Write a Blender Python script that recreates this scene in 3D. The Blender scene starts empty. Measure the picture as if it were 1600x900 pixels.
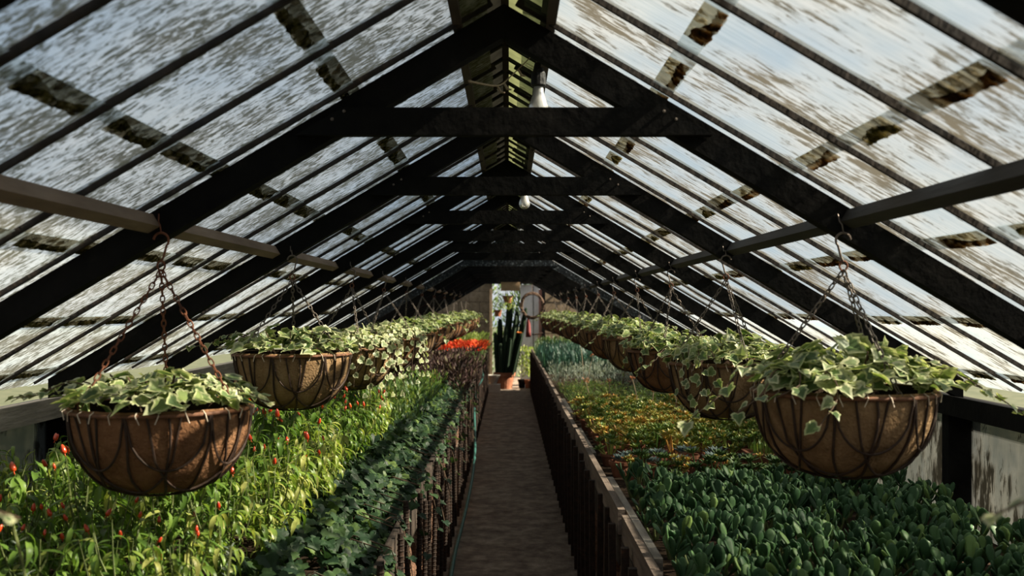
import bpy, math, random
import numpy as np
from mathutils import Matrix, Vector, Euler

# ------------------------------------------------------------------ camera, sky, sun, exposure
scene = bpy.context.scene
COL = scene.collection
rng = random.Random(7)
PI = math.pi

cam_data = bpy.data.cameras.new('camera')
cam = bpy.data.objects.new('camera', cam_data)
COL.objects.link(cam)
cam.location = (0, 0, 1.5)
cam.rotation_euler = (PI / 2, 0, 0)
cam_data.sensor_width = 36.0
cam_data.lens = 35.0
cam_data.shift_x = 0.0031
cam_data.shift_y = 0.01875
cam_data.clip_start = 0.05
cam_data.clip_end = 300
cam_data.dof.use_dof = True
cam_data.dof.focus_distance = 4.0
cam_data.dof.aperture_fstop = 4.5
scene.camera = cam

world = bpy.data.worlds.new('sky')
scene.world = world
world.use_nodes = True
wn, wl = world.node_tree.nodes, world.node_tree.links
wn.clear()
w_out = wn.new('ShaderNodeOutputWorld')
w_bg = wn.new('ShaderNodeBackground')
w_tc = wn.new('ShaderNodeTexCoord')
w_map = wn.new('ShaderNodeMapping')
w_map.inputs['Scale'].default_value = (1.0, 1.0, 2.2)
w_noise = wn.new('ShaderNodeTexNoise')
w_noise.inputs['Scale'].default_value = 2.6
w_noise.inputs['Detail'].default_value = 5
w_ramp = wn.new('ShaderNodeValToRGB')
w_ramp.color_ramp.elements[0].position = 0.36
w_ramp.color_ramp.elements[0].color = (0.42, 0.58, 0.80, 1)
w_ramp.color_ramp.elements[1].position = 0.60
w_ramp.color_ramp.elements[1].color = (1.0, 0.98, 0.95, 1)
wl.new(w_tc.outputs['Generated'], w_map.inputs['Vector'])
wl.new(w_map.outputs['Vector'], w_noise.inputs['Vector'])
wl.new(w_noise.outputs['Fac'], w_ramp.inputs['Fac'])
wl.new(w_ramp.outputs['Color'], w_bg.inputs['Color'])
w_bg.inputs['Strength'].default_value = 0.66
wl.new(w_bg.outputs['Background'], w_out.inputs['Surface'])

sun_data = bpy.data.lights.new('sun', 'SUN')
sun_data.energy = 23.0
sun_data.angle = math.radians(0.6)
sun_data.color = (1.0, 0.86, 0.66)
sun = bpy.data.objects.new('sun', sun_data)
COL.objects.link(sun)
SUN_FROM = Vector((0.80, -0.05, 0.62)).normalized()
sun.rotation_euler = SUN_FROM.to_track_quat('Z', 'Y').to_euler()

scene.view_settings.view_transform = 'Standard'
scene.view_settings.look = 'None'
scene.view_settings.exposure = 0.35
scene.view_settings.gamma = 1.0
scene.view_settings.use_curve_mapping = False
scene.cycles.transparent_max_bounces = 16

# ------------------------------------------------------------------ material helpers
MATS = {}


def nodes_of(name):
    m = bpy.data.materials.new(name)
    m.use_nodes = True
    n, l = m.node_tree.nodes, m.node_tree.links
    n.clear()
    out = n.new('ShaderNodeOutputMaterial')
    MATS[name] = m
    return m, n, l, out


def ramp(n, stops):
    r = n.new('ShaderNodeValToRGB')
    cr = r.color_ramp
    while len(cr.elements) < len(stops):
        cr.elements.new(0.5)
    for e, (p, c) in zip(cr.elements, stops):
        e.position = p
        e.color = (c[0], c[1], c[2], 1)
    return r


def surf(name, stops, scale=8.0, stretch=(1, 1, 1), rough=0.8, bump=0.3, bscale=None, metallic=0.0, detail=6, spec=0.3, bdist=0.01):
    """noise coloured, bumped surface in object space, offset per object"""
    m, n, l, out = nodes_of(name)
    b = n.new('ShaderNodeBsdfPrincipled')
    tc = n.new('ShaderNodeTexCoord')
    oi = n.new('ShaderNodeObjectInfo')
    mul = n.new('ShaderNodeMath'); mul.operation = 'MULTIPLY'; mul.inputs[1].default_value = 37.0
    add = n.new('ShaderNodeVectorMath'); add.operation = 'ADD'
    mp = n.new('ShaderNodeMapping'); mp.inputs['Scale'].default_value = stretch
    nz = n.new('ShaderNodeTexNoise')
    nz.inputs['Scale'].default_value = scale
    nz.inputs['Detail'].default_value = detail
    nz.inputs['Roughness'].default_value = 0.65
    r = ramp(n, stops)
    l.new(oi.outputs['Random'], mul.inputs[0])
    l.new(tc.outputs['Object'], add.inputs[0])
    l.new(mul.outputs[0], add.inputs[1])
    l.new(add.outputs[0], mp.inputs['Vector'])
    l.new(mp.outputs[0], nz.inputs['Vector'])
    l.new(nz.outputs['Fac'], r.inputs['Fac'])
    l.new(r.outputs['Color'], b.inputs['Base Color'])
    b.inputs['Roughness'].default_value = rough
    b.inputs['Metallic'].default_value = metallic
    b.inputs['Specular IOR Level'].default_value = spec
    if bump:
        nb = n.new('ShaderNodeTexNoise')
        nb.inputs['Scale'].default_value = bscale or scale * 3
        nb.inputs['Detail'].default_value = 5
        bp = n.new('ShaderNodeBump')
        bp.inputs['Strength'].default_value = bump
        bp.inputs['Distance'].default_value = bdist
        l.new(mp.outputs[0], nb.inputs['Vector'])
        l.new(nb.outputs['Fac'], bp.inputs['Height'])
        l.new(bp.outputs['Normal'], b.inputs['Normal'])
    l.new(b.outputs[0], out.inputs['Surface'])
    return m


def leaf_mat(name, stops, edge=None, edge_at=0.55, trans=0.28, rough=0.45, spec=0.4, tcol=1.5):
    """leaf: colour by per-leaf tint; optional margin colour driven by the 'edge' attribute"""
    m, n, l, out = nodes_of(name)
    b = n.new('ShaderNodeBsdfPrincipled')
    at = n.new('ShaderNodeAttribute'); at.attribute_name = 'tint'
    oi = n.new('ShaderNodeObjectInfo')
    ad = n.new('ShaderNodeMath'); ad.operation = 'ADD'
    fr = n.new('ShaderNodeMath'); fr.operation = 'FRACT'
    l.new(at.outputs['Fac'], ad.inputs[0]); l.new(oi.outputs['Random'], ad.inputs[1])
    l.new(ad.outputs[0], fr.inputs[0])
    r = ramp(n, stops)
    l.new(fr.outputs[0], r.inputs['Fac'])
    col = r.outputs['Color']
    tc = n.new('ShaderNodeTexCoord')
    nz = n.new('ShaderNodeTexNoise'); nz.inputs['Scale'].default_value = 70; nz.inputs['Detail'].default_value = 2
    l.new(tc.outputs['Object'], nz.inputs['Vector'])
    if edge:
        ae = n.new('ShaderNodeAttribute'); ae.attribute_name = 'edge'
        sm = n.new('ShaderNodeMath'); sm.operation = 'MULTIPLY_ADD'
        sm.inputs[1].default_value = 0.7; sm.inputs[2].default_value = -0.35
        l.new(nz.outputs['Fac'], sm.inputs[0])
        a2 = n.new('ShaderNodeMath'); a2.operation = 'ADD'
        l.new(ae.outputs['Fac'], a2.inputs[0]); l.new(sm.outputs[0], a2.inputs[1])
        mr = n.new('ShaderNodeMapRange')
        mr.inputs['From Min'].default_value = edge_at - 0.07; mr.inputs['From Max'].default_value = edge_at + 0.07
        l.new(a2.outputs[0], mr.inputs['Value'])
        mx = n.new('ShaderNodeMix'); mx.data_type = 'RGBA'
        l.new(mr.outputs['Result'], mx.inputs['Factor'])
        l.new(col, mx.inputs['A']); mx.inputs['B'].default_value = (*edge, 1)
        col = mx.outputs['Result']
    else:
        mr = n.new('ShaderNodeMapRange')
        mr.inputs['To Min'].default_value = 0.75; mr.inputs['To Max'].default_value = 1.25
        l.new(nz.outputs['Fac'], mr.inputs['Value'])
        mx = n.new('ShaderNodeMix'); mx.data_type = 'RGBA'; mx.blend_type = 'MULTIPLY'; mx.inputs['Factor'].default_value = 1
        l.new(col, mx.inputs['A']); l.new(mr.outputs['Result'], mx.inputs['B'])
        col = mx.outputs['Result']
    l.new(col, b.inputs['Base Color'])
    b.inputs['Roughness'].default_value = rough
    b.inputs['Specular IOR Level'].default_value = spec
    if trans > 0:
        t = n.new('ShaderNodeBsdfTranslucent')
        tm = n.new('ShaderNodeMix'); tm.data_type = 'RGBA'; tm.blend_type = 'MULTIPLY'; tm.inputs['Factor'].default_value = 1
        l.new(col, tm.inputs['A']); tm.inputs['B'].default_value = (tcol, tcol * 1.05, tcol * 0.6, 1)
        l.new(tm.outputs['Result'], t.inputs['Color'])
        ms = n.new('ShaderNodeMixShader'); ms.inputs[0].default_value = trans
        l.new(b.outputs[0], ms.inputs[1]); l.new(t.outputs[0], ms.inputs[2])
        l.new(ms.outputs[0], out.inputs['Surface'])
    else:
        l.new(b.outputs[0], out.inputs['Surface'])
    return m


def dirty_glass(name, cover, dark, film, clear=0.35, scale=(46, 13, 1), streak=1.0, haze=((0.55, 0.62, 0.66), (0.98, 0.98, 0.96))):
    """film of limescale with flecks of algae; the rest is clear glass"""
    m, n, l, out = nodes_of(name)
    tc = n.new('ShaderNodeTexCoord')
    oi = n.new('ShaderNodeObjectInfo')
    mul = n.new('ShaderNodeMath'); mul.operation = 'MULTIPLY'; mul.inputs[1].default_value = 53.0
    add = n.new('ShaderNodeVectorMath'); add.operation = 'ADD'
    l.new(oi.outputs['Random'], mul.inputs[0])
    l.new(tc.outputs['Object'], add.inputs[0]); l.new(mul.outputs[0], add.inputs[1])
    mp = n.new('ShaderNodeMapping'); mp.inputs['Scale'].default_value = scale
    l.new(add.outputs[0], mp.inputs['Vector'])
    nz = n.new('ShaderNodeTexNoise'); nz.inputs['Scale'].default_value = 1.0
    nz.inputs['Detail'].default_value = 4; nz.inputs['Roughness'].default_value = 0.7
    nz.inputs['Distortion'].default_value = 0.6
    l.new(mp.outputs[0], nz.inputs['Vector'])
    big = n.new('ShaderNodeTexNoise'); big.inputs['Scale'].default_value = 5.5; big.inputs['Detail'].default_value = 3
    l.new(add.outputs[0], big.inputs['Vector'])
    bm = n.new('ShaderNodeMath'); bm.operation = 'MULTIPLY_ADD'; bm.inputs[1].default_value = 0.55 * streak; bm.inputs[2].default_value = -0.275 * streak
    l.new(big.outputs['Fac'], bm.inputs[0])
    sm = n.new('ShaderNodeMath'); sm.operation = 'ADD'
    l.new(nz.outputs['Fac'], sm.inputs[0]); l.new(bm.outputs[0], sm.inputs[1])
    mr = n.new('ShaderNodeMapRange')
    th = 0.5 + (0.5 - cover) * 0.45
    mr.inputs['From Min'].default_value = th - 0.035; mr.inputs['From Max'].default_value = th + 0.05
    l.new(sm.outputs[0], mr.inputs['Value'])
    # film colour
    fr = ramp(n, [(0.3, film[0]), (0.7, film[1])])
    l.new(big.outputs['Fac'], fr.inputs['Fac'])
    tf = n.new('ShaderNodeBsdfTranslucent'); l.new(fr.outputs['Color'], tf.inputs['Color'])
    tp = n.new('ShaderNodeBsdfTransparent')
    mp2 = n.new('ShaderNodeMapping'); mp2.inputs['Scale'].default_value = (scale[0] * 1.3, scale[1] * 0.35, max(1, scale[2] * 0.5))
    l.new(add.outputs[0], mp2.inputs['Vector'])
    n2 = n.new('ShaderNodeTexNoise'); n2.inputs['Scale'].default_value = 1.0; n2.inputs['Detail'].default_value = 5; n2.inputs['Roughness'].default_value = 0.7
    l.new(mp2.outputs[0], n2.inputs['Vector'])
    tr_ = ramp(n, [(0.32, haze[0]), (0.66, haze[1])])
    l.new(n2.outputs['Fac'], tr_.inputs['Fac']); l.new(tr_.outputs['Color'], tp.inputs['Color'])
    m1 = n.new('ShaderNodeMixShader'); m1.inputs[0].default_value = clear
    l.new(tf.outputs[0], m1.inputs[1]); l.new(tp.outputs[0], m1.inputs[2])
    # algae
    dr = ramp(n, [(0.35, dark[0]), (0.65, dark[1])])
    l.new(big.outputs['Fac'], dr.inputs['Fac'])
    ta = n.new('ShaderNodeBsdfTranslucent'); l.new(dr.outputs['Color'], ta.inputs['Color'])
    da = n.new('ShaderNodeBsdfDiffuse'); l.new(dr.outputs['Color'], da.inputs['Color'])
    m2 = n.new('ShaderNodeMixShader'); m2.inputs[0].default_value = 0.3
    l.new(ta.outputs[0], m2.inputs[1]); l.new(da.outputs[0], m2.inputs[2])
    m3 = n.new('ShaderNodeMixShader')
    fa = n.new('ShaderNodeMath'); fa.operation = 'MULTIPLY'; fa.inputs[1].default_value = 0.9
    l.new(mr.outputs['Result'], fa.inputs[0]); l.new(fa.outputs[0], m3.inputs[0])
    l.new(m1.outputs[0], m3.inputs[1]); l.new(m2.outputs[0], m3.inputs[2])
    l.new(m3.outputs[0], out.inputs['Surface'])
    return m


def clear_glass(name):
    m, n, l, out = nodes_of(name)
    tp = n.new('ShaderNodeBsdfTransparent'); tp.inputs['Color'].default_value = (0.97, 0.985, 0.98, 1)
    gl = n.new('ShaderNodeBsdfGlossy'); gl.inputs['Roughness'].default_value = 0.12
    ms = n.new('ShaderNodeMixShader'); ms.inputs[0].default_value = 0.04
    l.new(tp.outputs[0], ms.inputs[1]); l.new(gl.outputs[0], ms.inputs[2])
    l.new(ms.outputs[0], out.inputs['Surface'])
    return m


def plain(name, c, rough=0.6, metallic=0.0, spec=0.4):
    return surf(name, [(0.3, [x * 0.8 for x in c]), (0.7, [min(1, x * 1.15) for x in c])], scale=30, rough=rough, bump=0.15, metallic=metallic, spec=spec)


surf('black_paint', [(0.3, (0.005, 0.005, 0.005)), (0.62, (0.009, 0.0085, 0.008)), (0.8, (0.022, 0.020, 0.018))], scale=9, rough=0.8, bump=0.25, spec=0.06)
surf('dusty_paint', [(0.42, (0.014, 0.016, 0.018)), (0.56, (0.03, 0.035, 0.04)), (0.66, (0.20, 0.22, 0.24))], scale=45, rough=0.8, bump=0.2, spec=0.2)
surf('purlin_lit', [(0.3, (0.13, 0.09, 0.062)), (0.7, (0.25, 0.18, 0.125))], scale=14, stretch=(1, 0.15, 1), rough=0.85, bump=0.3)  # left purlin: light from the right put into a paler brown
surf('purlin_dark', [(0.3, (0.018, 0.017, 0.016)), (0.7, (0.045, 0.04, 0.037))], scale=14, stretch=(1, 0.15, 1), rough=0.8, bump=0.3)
surf('bar_wood', [(0.35, (0.012, 0.011, 0.010)), (0.62, (0.03, 0.023, 0.018)), (0.8, (0.10, 0.06, 0.035))], scale=20, stretch=(1, 1, 0.3), rough=0.85, bump=0.3)
surf('ridge_wood', [(0.3, (0.045, 0.034, 0.028)), (0.7, (0.10, 0.075, 0.06))], scale=10, stretch=(1, 0.2, 1), rough=0.85)


def murky(name, c0, c1):
    m, n, l, out = nodes_of(name)
    tc = n.new('ShaderNodeTexCoord'); nz = n.new('ShaderNodeTexNoise'); nz.inputs['Scale'].default_value = 14; nz.inputs['Detail'].default_value = 5
    r = ramp(n, [(0.3, c0), (0.7, c1)])
    l.new(tc.outputs['Object'], nz.inputs['Vector']); l.new(nz.outputs['Fac'], r.inputs['Fac'])
    t = n.new('ShaderNodeBsdfTranslucent'); d = n.new('ShaderNodeBsdfDiffuse'); x = n.new('ShaderNodeMixShader'); x.inputs[0].default_value = 0.35
    l.new(r.outputs['Color'], t.inputs['Color']); l.new(r.outputs['Color'], d.inputs['Color'])
    l.new(t.outputs[0], x.inputs[1]); l.new(d.outputs[0], x.inputs[2]); l.new(x.outputs[0], out.inputs['Surface'])


murky('ridge_glass_green', (0.035, 0.042, 0.019), (0.085, 0.095, 0.048))
murky('ridge_glass_brown', (0.04, 0.033, 0.019), (0.10, 0.083, 0.05))
surf('dark_cover', [(0.3, (0.006, 0.006, 0.007)), (0.7, (0.018, 0.017, 0.017))], scale=9, rough=0.9)
surf('earth', [(0.30, (0.075, 0.056, 0.044)), (0.5, (0.165, 0.128, 0.102)), (0.70, (0.28, 0.23, 0.185))], scale=9, rough=0.95, bump=0.7, bscale=38, detail=10, spec=0.1, bdist=0.02)
surf('soil', [(0.3, (0.012, 0.008, 0.006)), (0.7, (0.045, 0.03, 0.02))], scale=30, rough=1, bump=0.8, spec=0.05)
surf('outside_ground', [(0.3, (0.03, 0.042, 0.02)), (0.7, (0.07, 0.075, 0.045))], scale=3, rough=1, bump=0.3)
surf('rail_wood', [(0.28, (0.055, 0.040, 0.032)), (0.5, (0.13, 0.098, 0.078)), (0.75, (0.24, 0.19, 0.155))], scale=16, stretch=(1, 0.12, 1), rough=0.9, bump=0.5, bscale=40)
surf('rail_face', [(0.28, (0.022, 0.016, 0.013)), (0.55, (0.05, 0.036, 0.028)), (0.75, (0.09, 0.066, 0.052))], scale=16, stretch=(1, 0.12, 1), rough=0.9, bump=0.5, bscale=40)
surf('grey_board', [(0.28, (0.10, 0.085, 0.07)), (0.55, (0.24, 0.21, 0.18)), (0.75, (0.38, 0.34, 0.30))], scale=18, stretch=(1, 0.15, 1), rough=0.9, bump=0.5)
surf('rust_iron', [(0.3, (0.012, 0.009, 0.008)), (0.6, (0.035, 0.021, 0.015)), (0.8, (0.10, 0.04, 0.02))], scale=40, rough=0.8, bump=0.4, spec=0.2)
surf('rust_chain', [(0.3, (0.07, 0.025, 0.014)), (0.6, (0.17, 0.06, 0.028)), (0.85, (0.28, 0.13, 0.06))], scale=60, rough=0.8, bump=0.3)
surf('grey_chain', [(0.3, (0.07, 0.055, 0.045)), (0.6, (0.16, 0.13, 0.11)), (0.85, (0.30, 0.26, 0.22))], scale=60, rough=0.6, bump=0.3, metallic=0.2)
surf('coir', [(0.25, (0.10, 0.058, 0.028)), (0.5, (0.23, 0.143, 0.075)), (0.75, (0.34, 0.225, 0.125))], scale=11, rough=0.95, bump=0.7, bscale=120, detail=9, spec=0.08)
surf('coir_red', [(0.25, (0.09, 0.042, 0.022)), (0.5, (0.19, 0.095, 0.048)), (0.75, (0.28, 0.15, 0.08))], scale=11, rough=0.95, bump=0.7, bscale=120, detail=9, spec=0.08)
surf('basket_wire', [(0.3, (0.02, 0.012, 0.009)), (0.7, (0.055, 0.03, 0.02))], scale=30, rough=0.7, bump=0.2)
surf('rim_wire', [(0.3, (0.09, 0.04, 0.022)), (0.7, (0.22, 0.10, 0.055))], scale=30, rough=0.7, bump=0.2)
plain('tie_plastic', (0.62, 0.52, 0.42), rough=0.5)
surf('terracotta', [(0.3, (0.13, 0.055, 0.032)), (0.6, (0.24, 0.10, 0.058)), (0.8, (0.33, 0.18, 0.12))], scale=10, rough=0.9, bump=0.3, spec=0.15)
surf('rubble', [(0.3, (0.06, 0.035, 0.024)), (0.55, (0.15, 0.08, 0.05)), (0.8, (0.26, 0.155, 0.10))], scale=9, rough=1, bump=0.6)
surf('block_stone', [(0.3, (0.15, 0.112, 0.07)), (0.55, (0.235, 0.18, 0.12)), (0.8, (0.31, 0.245, 0.17))], scale=14, rough=0.95, bump=0.5, bscale=90)
surf('mortar', [(0.3, (0.05, 0.04, 0.03)), (0.7, (0.09, 0.072, 0.055))], scale=20, rough=1)


def moss_mat(name, stops, gap=0.50):
    """crumbly moss and leaf litter with gaps where light comes through"""
    m = surf(name, stops, scale=48, rough=1, bump=0.8, spec=0.05, detail=5)
    n, l = m.node_tree.nodes, m.node_tree.links
    b = next(x for x in n if x.type == 'BSDF_PRINCIPLED')
    out = next(x for x in n if x.type == 'OUTPUT_MATERIAL')
    rmp = next(x for x in n if x.type == 'VALTORGB')
    vec = next(x for x in n if x.type == 'MAPPING')
    nz = n.new('ShaderNodeTexNoise'); nz.inputs['Scale'].default_value = 26; nz.inputs['Detail'].default_value = 4
    l.new(vec.outputs[0], nz.inputs['Vector'])
    mr = n.new('ShaderNodeMapRange'); mr.inputs['From Min'].default_value = gap; mr.inputs['From Max'].default_value = gap + 0.08
    mr.inputs['To Max'].default_value = 0.85
    l.new(nz.outputs['Fac'], mr.inputs['Value'])
    tl = n.new('ShaderNodeBsdfTranslucent'); l.new(rmp.outputs['Color'], tl.inputs['Color'])
    m1 = n.new('ShaderNodeMixShader'); m1.inputs[0].default_value = 0.75
    l.new(b.outputs[0], m1.inputs[1]); l.new(tl.outputs[0], m1.inputs[2])
    tp = n.new('ShaderNodeBsdfTransparent'); tp.inputs['Color'].default_value = (0.70, 0.66, 0.58, 1)
    m2 = n.new('ShaderNodeMixShader')
    l.new(mr.outputs['Result'], m2.inputs[0]); l.new(m1.outputs[0], m2.inputs[1]); l.new(tp.outputs[0], m2.inputs[2])
    l.new(m2.outputs[0], out.inputs['Surface'])


moss_mat('lap_grime', [(0.34, (0.12, 0.10, 0.065)), (0.5, (0.30, 0.26, 0.18)), (0.66, (0.55, 0.51, 0.42))], gap=0.40)
moss_mat('moss_olive', [(0.34, (0.012, 0.012, 0.006)), (0.46, (0.075, 0.072, 0.024)), (0.57, (0.24, 0.21, 0.085)), (0.70, (0.52, 0.48, 0.34))])
moss_mat('moss_rust', [(0.34, (0.012, 0.010, 0.006)), (0.47, (0.07, 0.038, 0.013)), (0.58, (0.20, 0.105, 0.035)), (0.70, (0.36, 0.31, 0.24))])
surf('white_paint', [(0.3, (0.66, 0.64, 0.63)), (0.7, (0.82, 0.80, 0.79))], scale=12, rough=0.6, bump=0.15)
surf('pink_paint', [(0.3, (0.33, 0.16, 0.13)), (0.7, (0.46, 0.25, 0.20))], scale=12, rough=0.7, bump=0.15)
surf('cardboard', [(0.3, (0.24, 0.16, 0.09)), (0.7, (0.36, 0.25, 0.15))], scale=14, rough=0.9, bump=0.2)
surf('twig', [(0.3, (0.035, 0.022, 0.015)), (0.7, (0.10, 0.062, 0.042))], scale=30, rough=0.9, bump=0.4)
surf('dry_tendril', [(0.3, (0.26, 0.19, 0.12)), (0.7, (0.42, 0.33, 0.23))], scale=30, rough=0.9, bump=0.4)
surf('hose_rubber', [(0.3, (0.018, 0.075, 0.065)), (0.7, (0.035, 0.125, 0.105))], scale=18, rough=0.5, bump=0.1, spec=0.4)
plain('socket_black', (0.012, 0.011, 0.011), rough=0.5)
plain('red_cloth', (0.10, 0.012, 0.012), rough=0.8)
plain('orange_petal', (0.62, 0.19, 0.03), rough=0.6)
plain('stone_bowl', (0.42, 0.39, 0.35), rough=0.85)
leaf_mat('petal_red', [(0.0, (0.55, 0.035, 0.012)), (0.6, (0.75, 0.075, 0.02)), (1.0, (0.85, 0.22, 0.05))], trans=0.3, tcol=1.2)
leaf_mat('petal_peach', [(0.0, (0.62, 0.24, 0.12)), (1.0, (0.78, 0.42, 0.26))], trans=0.3, tcol=1.1)
surf('chili_skin', [(0.3, (0.42, 0.025, 0.010)), (0.6, (0.55, 0.06, 0.014)), (0.8, (0.62, 0.16, 0.03))], scale=6, rough=0.25, bump=0, spec=0.6)
surf('plant_stem', [(0.3, (0.06, 0.085, 0.025)), (0.7, (0.14, 0.16, 0.055))], scale=20, rough=0.7, bump=0.2)
surf('woody_stem', [(0.3, (0.05, 0.032, 0.02)), (0.7, (0.13, 0.085, 0.055))], scale=20, rough=0.85, bump=0.3)
clear_glass('clear_glass')

m_, n_, l_, o_ = nodes_of('bulb_glass')
b_ = n_.new('ShaderNodeBsdfPrincipled')
b_.inputs['Base Color'].default_value = (0.75, 0.74, 0.72, 1)
b_.inputs['Roughness'].default_value = 0.15
b_.inputs['Transmission Weight'].default_value = 0.55
b_.inputs['Specular IOR Level'].default_value = 0.6
l_.new(b_.outputs[0], o_.inputs['Surface'])

GL_DARK = ((0.07, 0.075, 0.04), (0.13, 0.12, 0.07))
dirty_glass('pane_glass_algae', 0.52, GL_DARK, ((0.62, 0.68, 0.70), (0.76, 0.78, 0.76)), clear=0.50, scale=(115, 32, 1), streak=0.65)
dirty_glass('pane_glass_lime', 0.36, ((0.017, 0.018, 0.015), (0.034, 0.030, 0.021)), ((0.085, 0.11, 0.135), (0.145, 0.148, 0.145)), clear=0.60, scale=(75, 13, 1), streak=1.3)
dirty_glass('pane_glass_algae_low', 0.50, GL_DARK, ((0.60, 0.67, 0.70), (0.76, 0.78, 0.76)), clear=0.20, scale=(95, 26, 1))
dirty_glass('pane_glass_lime_low', 0.36, ((0.017, 0.018, 0.015), (0.034, 0.030, 0.021)), ((0.125, 0.155, 0.185), (0.19, 0.195, 0.195)), clear=0.24, scale=(75, 13, 1), streak=1.3)
dirty_glass('wall_glass', 0.34, ((0.03, 0.03, 0.024), (0.05, 0.047, 0.038)), ((0.04, 0.043, 0.042), (0.085, 0.086, 0.084)), clear=0.30, scale=(14, 40, 9), streak=1.6)

leaf_mat('ivy_leaf', [(0.0, (0.055, 0.10, 0.03)), (0.5, (0.11, 0.17, 0.055)), (1.0, (0.20, 0.26, 0.085))], edge=(0.40, 0.43, 0.22), edge_at=0.72, trans=0.28, tcol=1.35)
leaf_mat('ivy_leaf_pale', [(0.0, (0.10, 0.15, 0.06)), (0.5, (0.17, 0.22, 0.10)), (1.0, (0.30, 0.34, 0.13))], edge=(0.47, 0.48, 0.29), edge_at=0.62, trans=0.28, tcol=1.3)
leaf_mat('dark_ivy_leaf', [(0.0, (0.010, 0.026, 0.013)), (0.6, (0.022, 0.048, 0.020)), (0.9, (0.04, 0.075, 0.025)), (1.0, (0.10, 0.15, 0.04))], trans=0.2, rough=0.5, spec=0.22, tcol=1.7)
leaf_mat('chili_leaf', [(0.0, (0.05, 0.10, 0.018)), (0.5, (0.09, 0.165, 0.026)), (0.9, (0.14, 0.22, 0.04)), (1.0, (0.28, 0.31, 0.07))], trans=0.34, rough=0.4, spec=0.3, tcol=1.6)
leaf_mat('chili_leaf_sunlit', [(0.0, (0.14, 0.22, 0.035)), (0.5, (0.22, 0.29, 0.055)), (1.0, (0.36, 0.36, 0.11))], trans=0.34, rough=0.4, tcol=1.6)  # sunlight on the chilies put into a yellower leaf colour
leaf_mat('jade_leaf', [(0.0, (0.026, 0.066, 0.028)), (0.5, (0.042, 0.098, 0.040)), (0.88, (0.072, 0.145, 0.05)), (1.0, (0.16, 0.25, 0.07))], trans=0.12, rough=0.5, spec=0.2, tcol=1.6)
leaf_mat('sedum_green', [(0.0, (0.08, 0.16, 0.03)), (0.5, (0.17, 0.26, 0.05)), (0.85, (0.33, 0.38, 0.08)), (1.0, (0.55, 0.42, 0.10))], trans=0.2, tcol=1.4)
leaf_mat('sedum_gold', [(0.0, (0.18, 0.25, 0.05)), (0.5, (0.42, 0.40, 0.09)), (0.85, (0.66, 0.46, 0.11)), (1.0, (0.70, 0.30, 0.09))], trans=0.2, tcol=1.3)
leaf_mat('sedum_dark', [(0.0, (0.035, 0.075, 0.02)), (0.6, (0.07, 0.13, 0.03)), (1.0, (0.10, 0.15, 0.035))], trans=0.12)
leaf_mat('blue_rosette', [(0.0, (0.05, 0.085, 0.085)), (0.6, (0.09, 0.135, 0.135)), (1.0, (0.17, 0.22, 0.20))], trans=0.05, rough=0.55)
leaf_mat('silver_leaf', [(0.0, (0.13, 0.17, 0.14)), (0.6, (0.22, 0.27, 0.225)), (1.0, (0.38, 0.41, 0.34))], trans=0.15, rough=0.7)
leaf_mat('rush_blade', [(0.0, (0.018, 0.06, 0.045)), (0.6, (0.035, 0.10, 0.075)), (1.0, (0.08, 0.16, 0.11))], trans=0.15)
leaf_mat('grass_green', [(0.0, (0.06, 0.12, 0.02)), (0.6, (0.12, 0.20, 0.04)), (0.9, (0.24, 0.29, 0.07)), (1.0, (0.34, 0.26, 0.08))], trans=0.25)
leaf_mat('purple_leaf', [(0.0, (0.022, 0.014, 0.014)), (0.5, (0.05, 0.027, 0.027)), (0.8, (0.11, 0.065, 0.06)), (1.0, (0.17, 0.16, 0.09))], trans=0.12, rough=0.6, spec=0.12)
leaf_mat('light_leaf', [(0.0, (0.12, 0.19, 0.035)), (0.6, (0.20, 0.27, 0.06)), (1.0, (0.33, 0.36, 0.11))], trans=0.3)
leaf_mat('mid_leaf', [(0.0, (0.04, 0.085, 0.025)), (0.6, (0.075, 0.135, 0.04)), (1.0, (0.15, 0.20, 0.07))], trans=0.25)
leaf_mat('cactus_skin', [(0.0, (0.007, 0.015, 0.009)), (1.0, (0.015, 0.026, 0.015))], trans=0.0, rough=0.8, spec=0.08)


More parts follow.
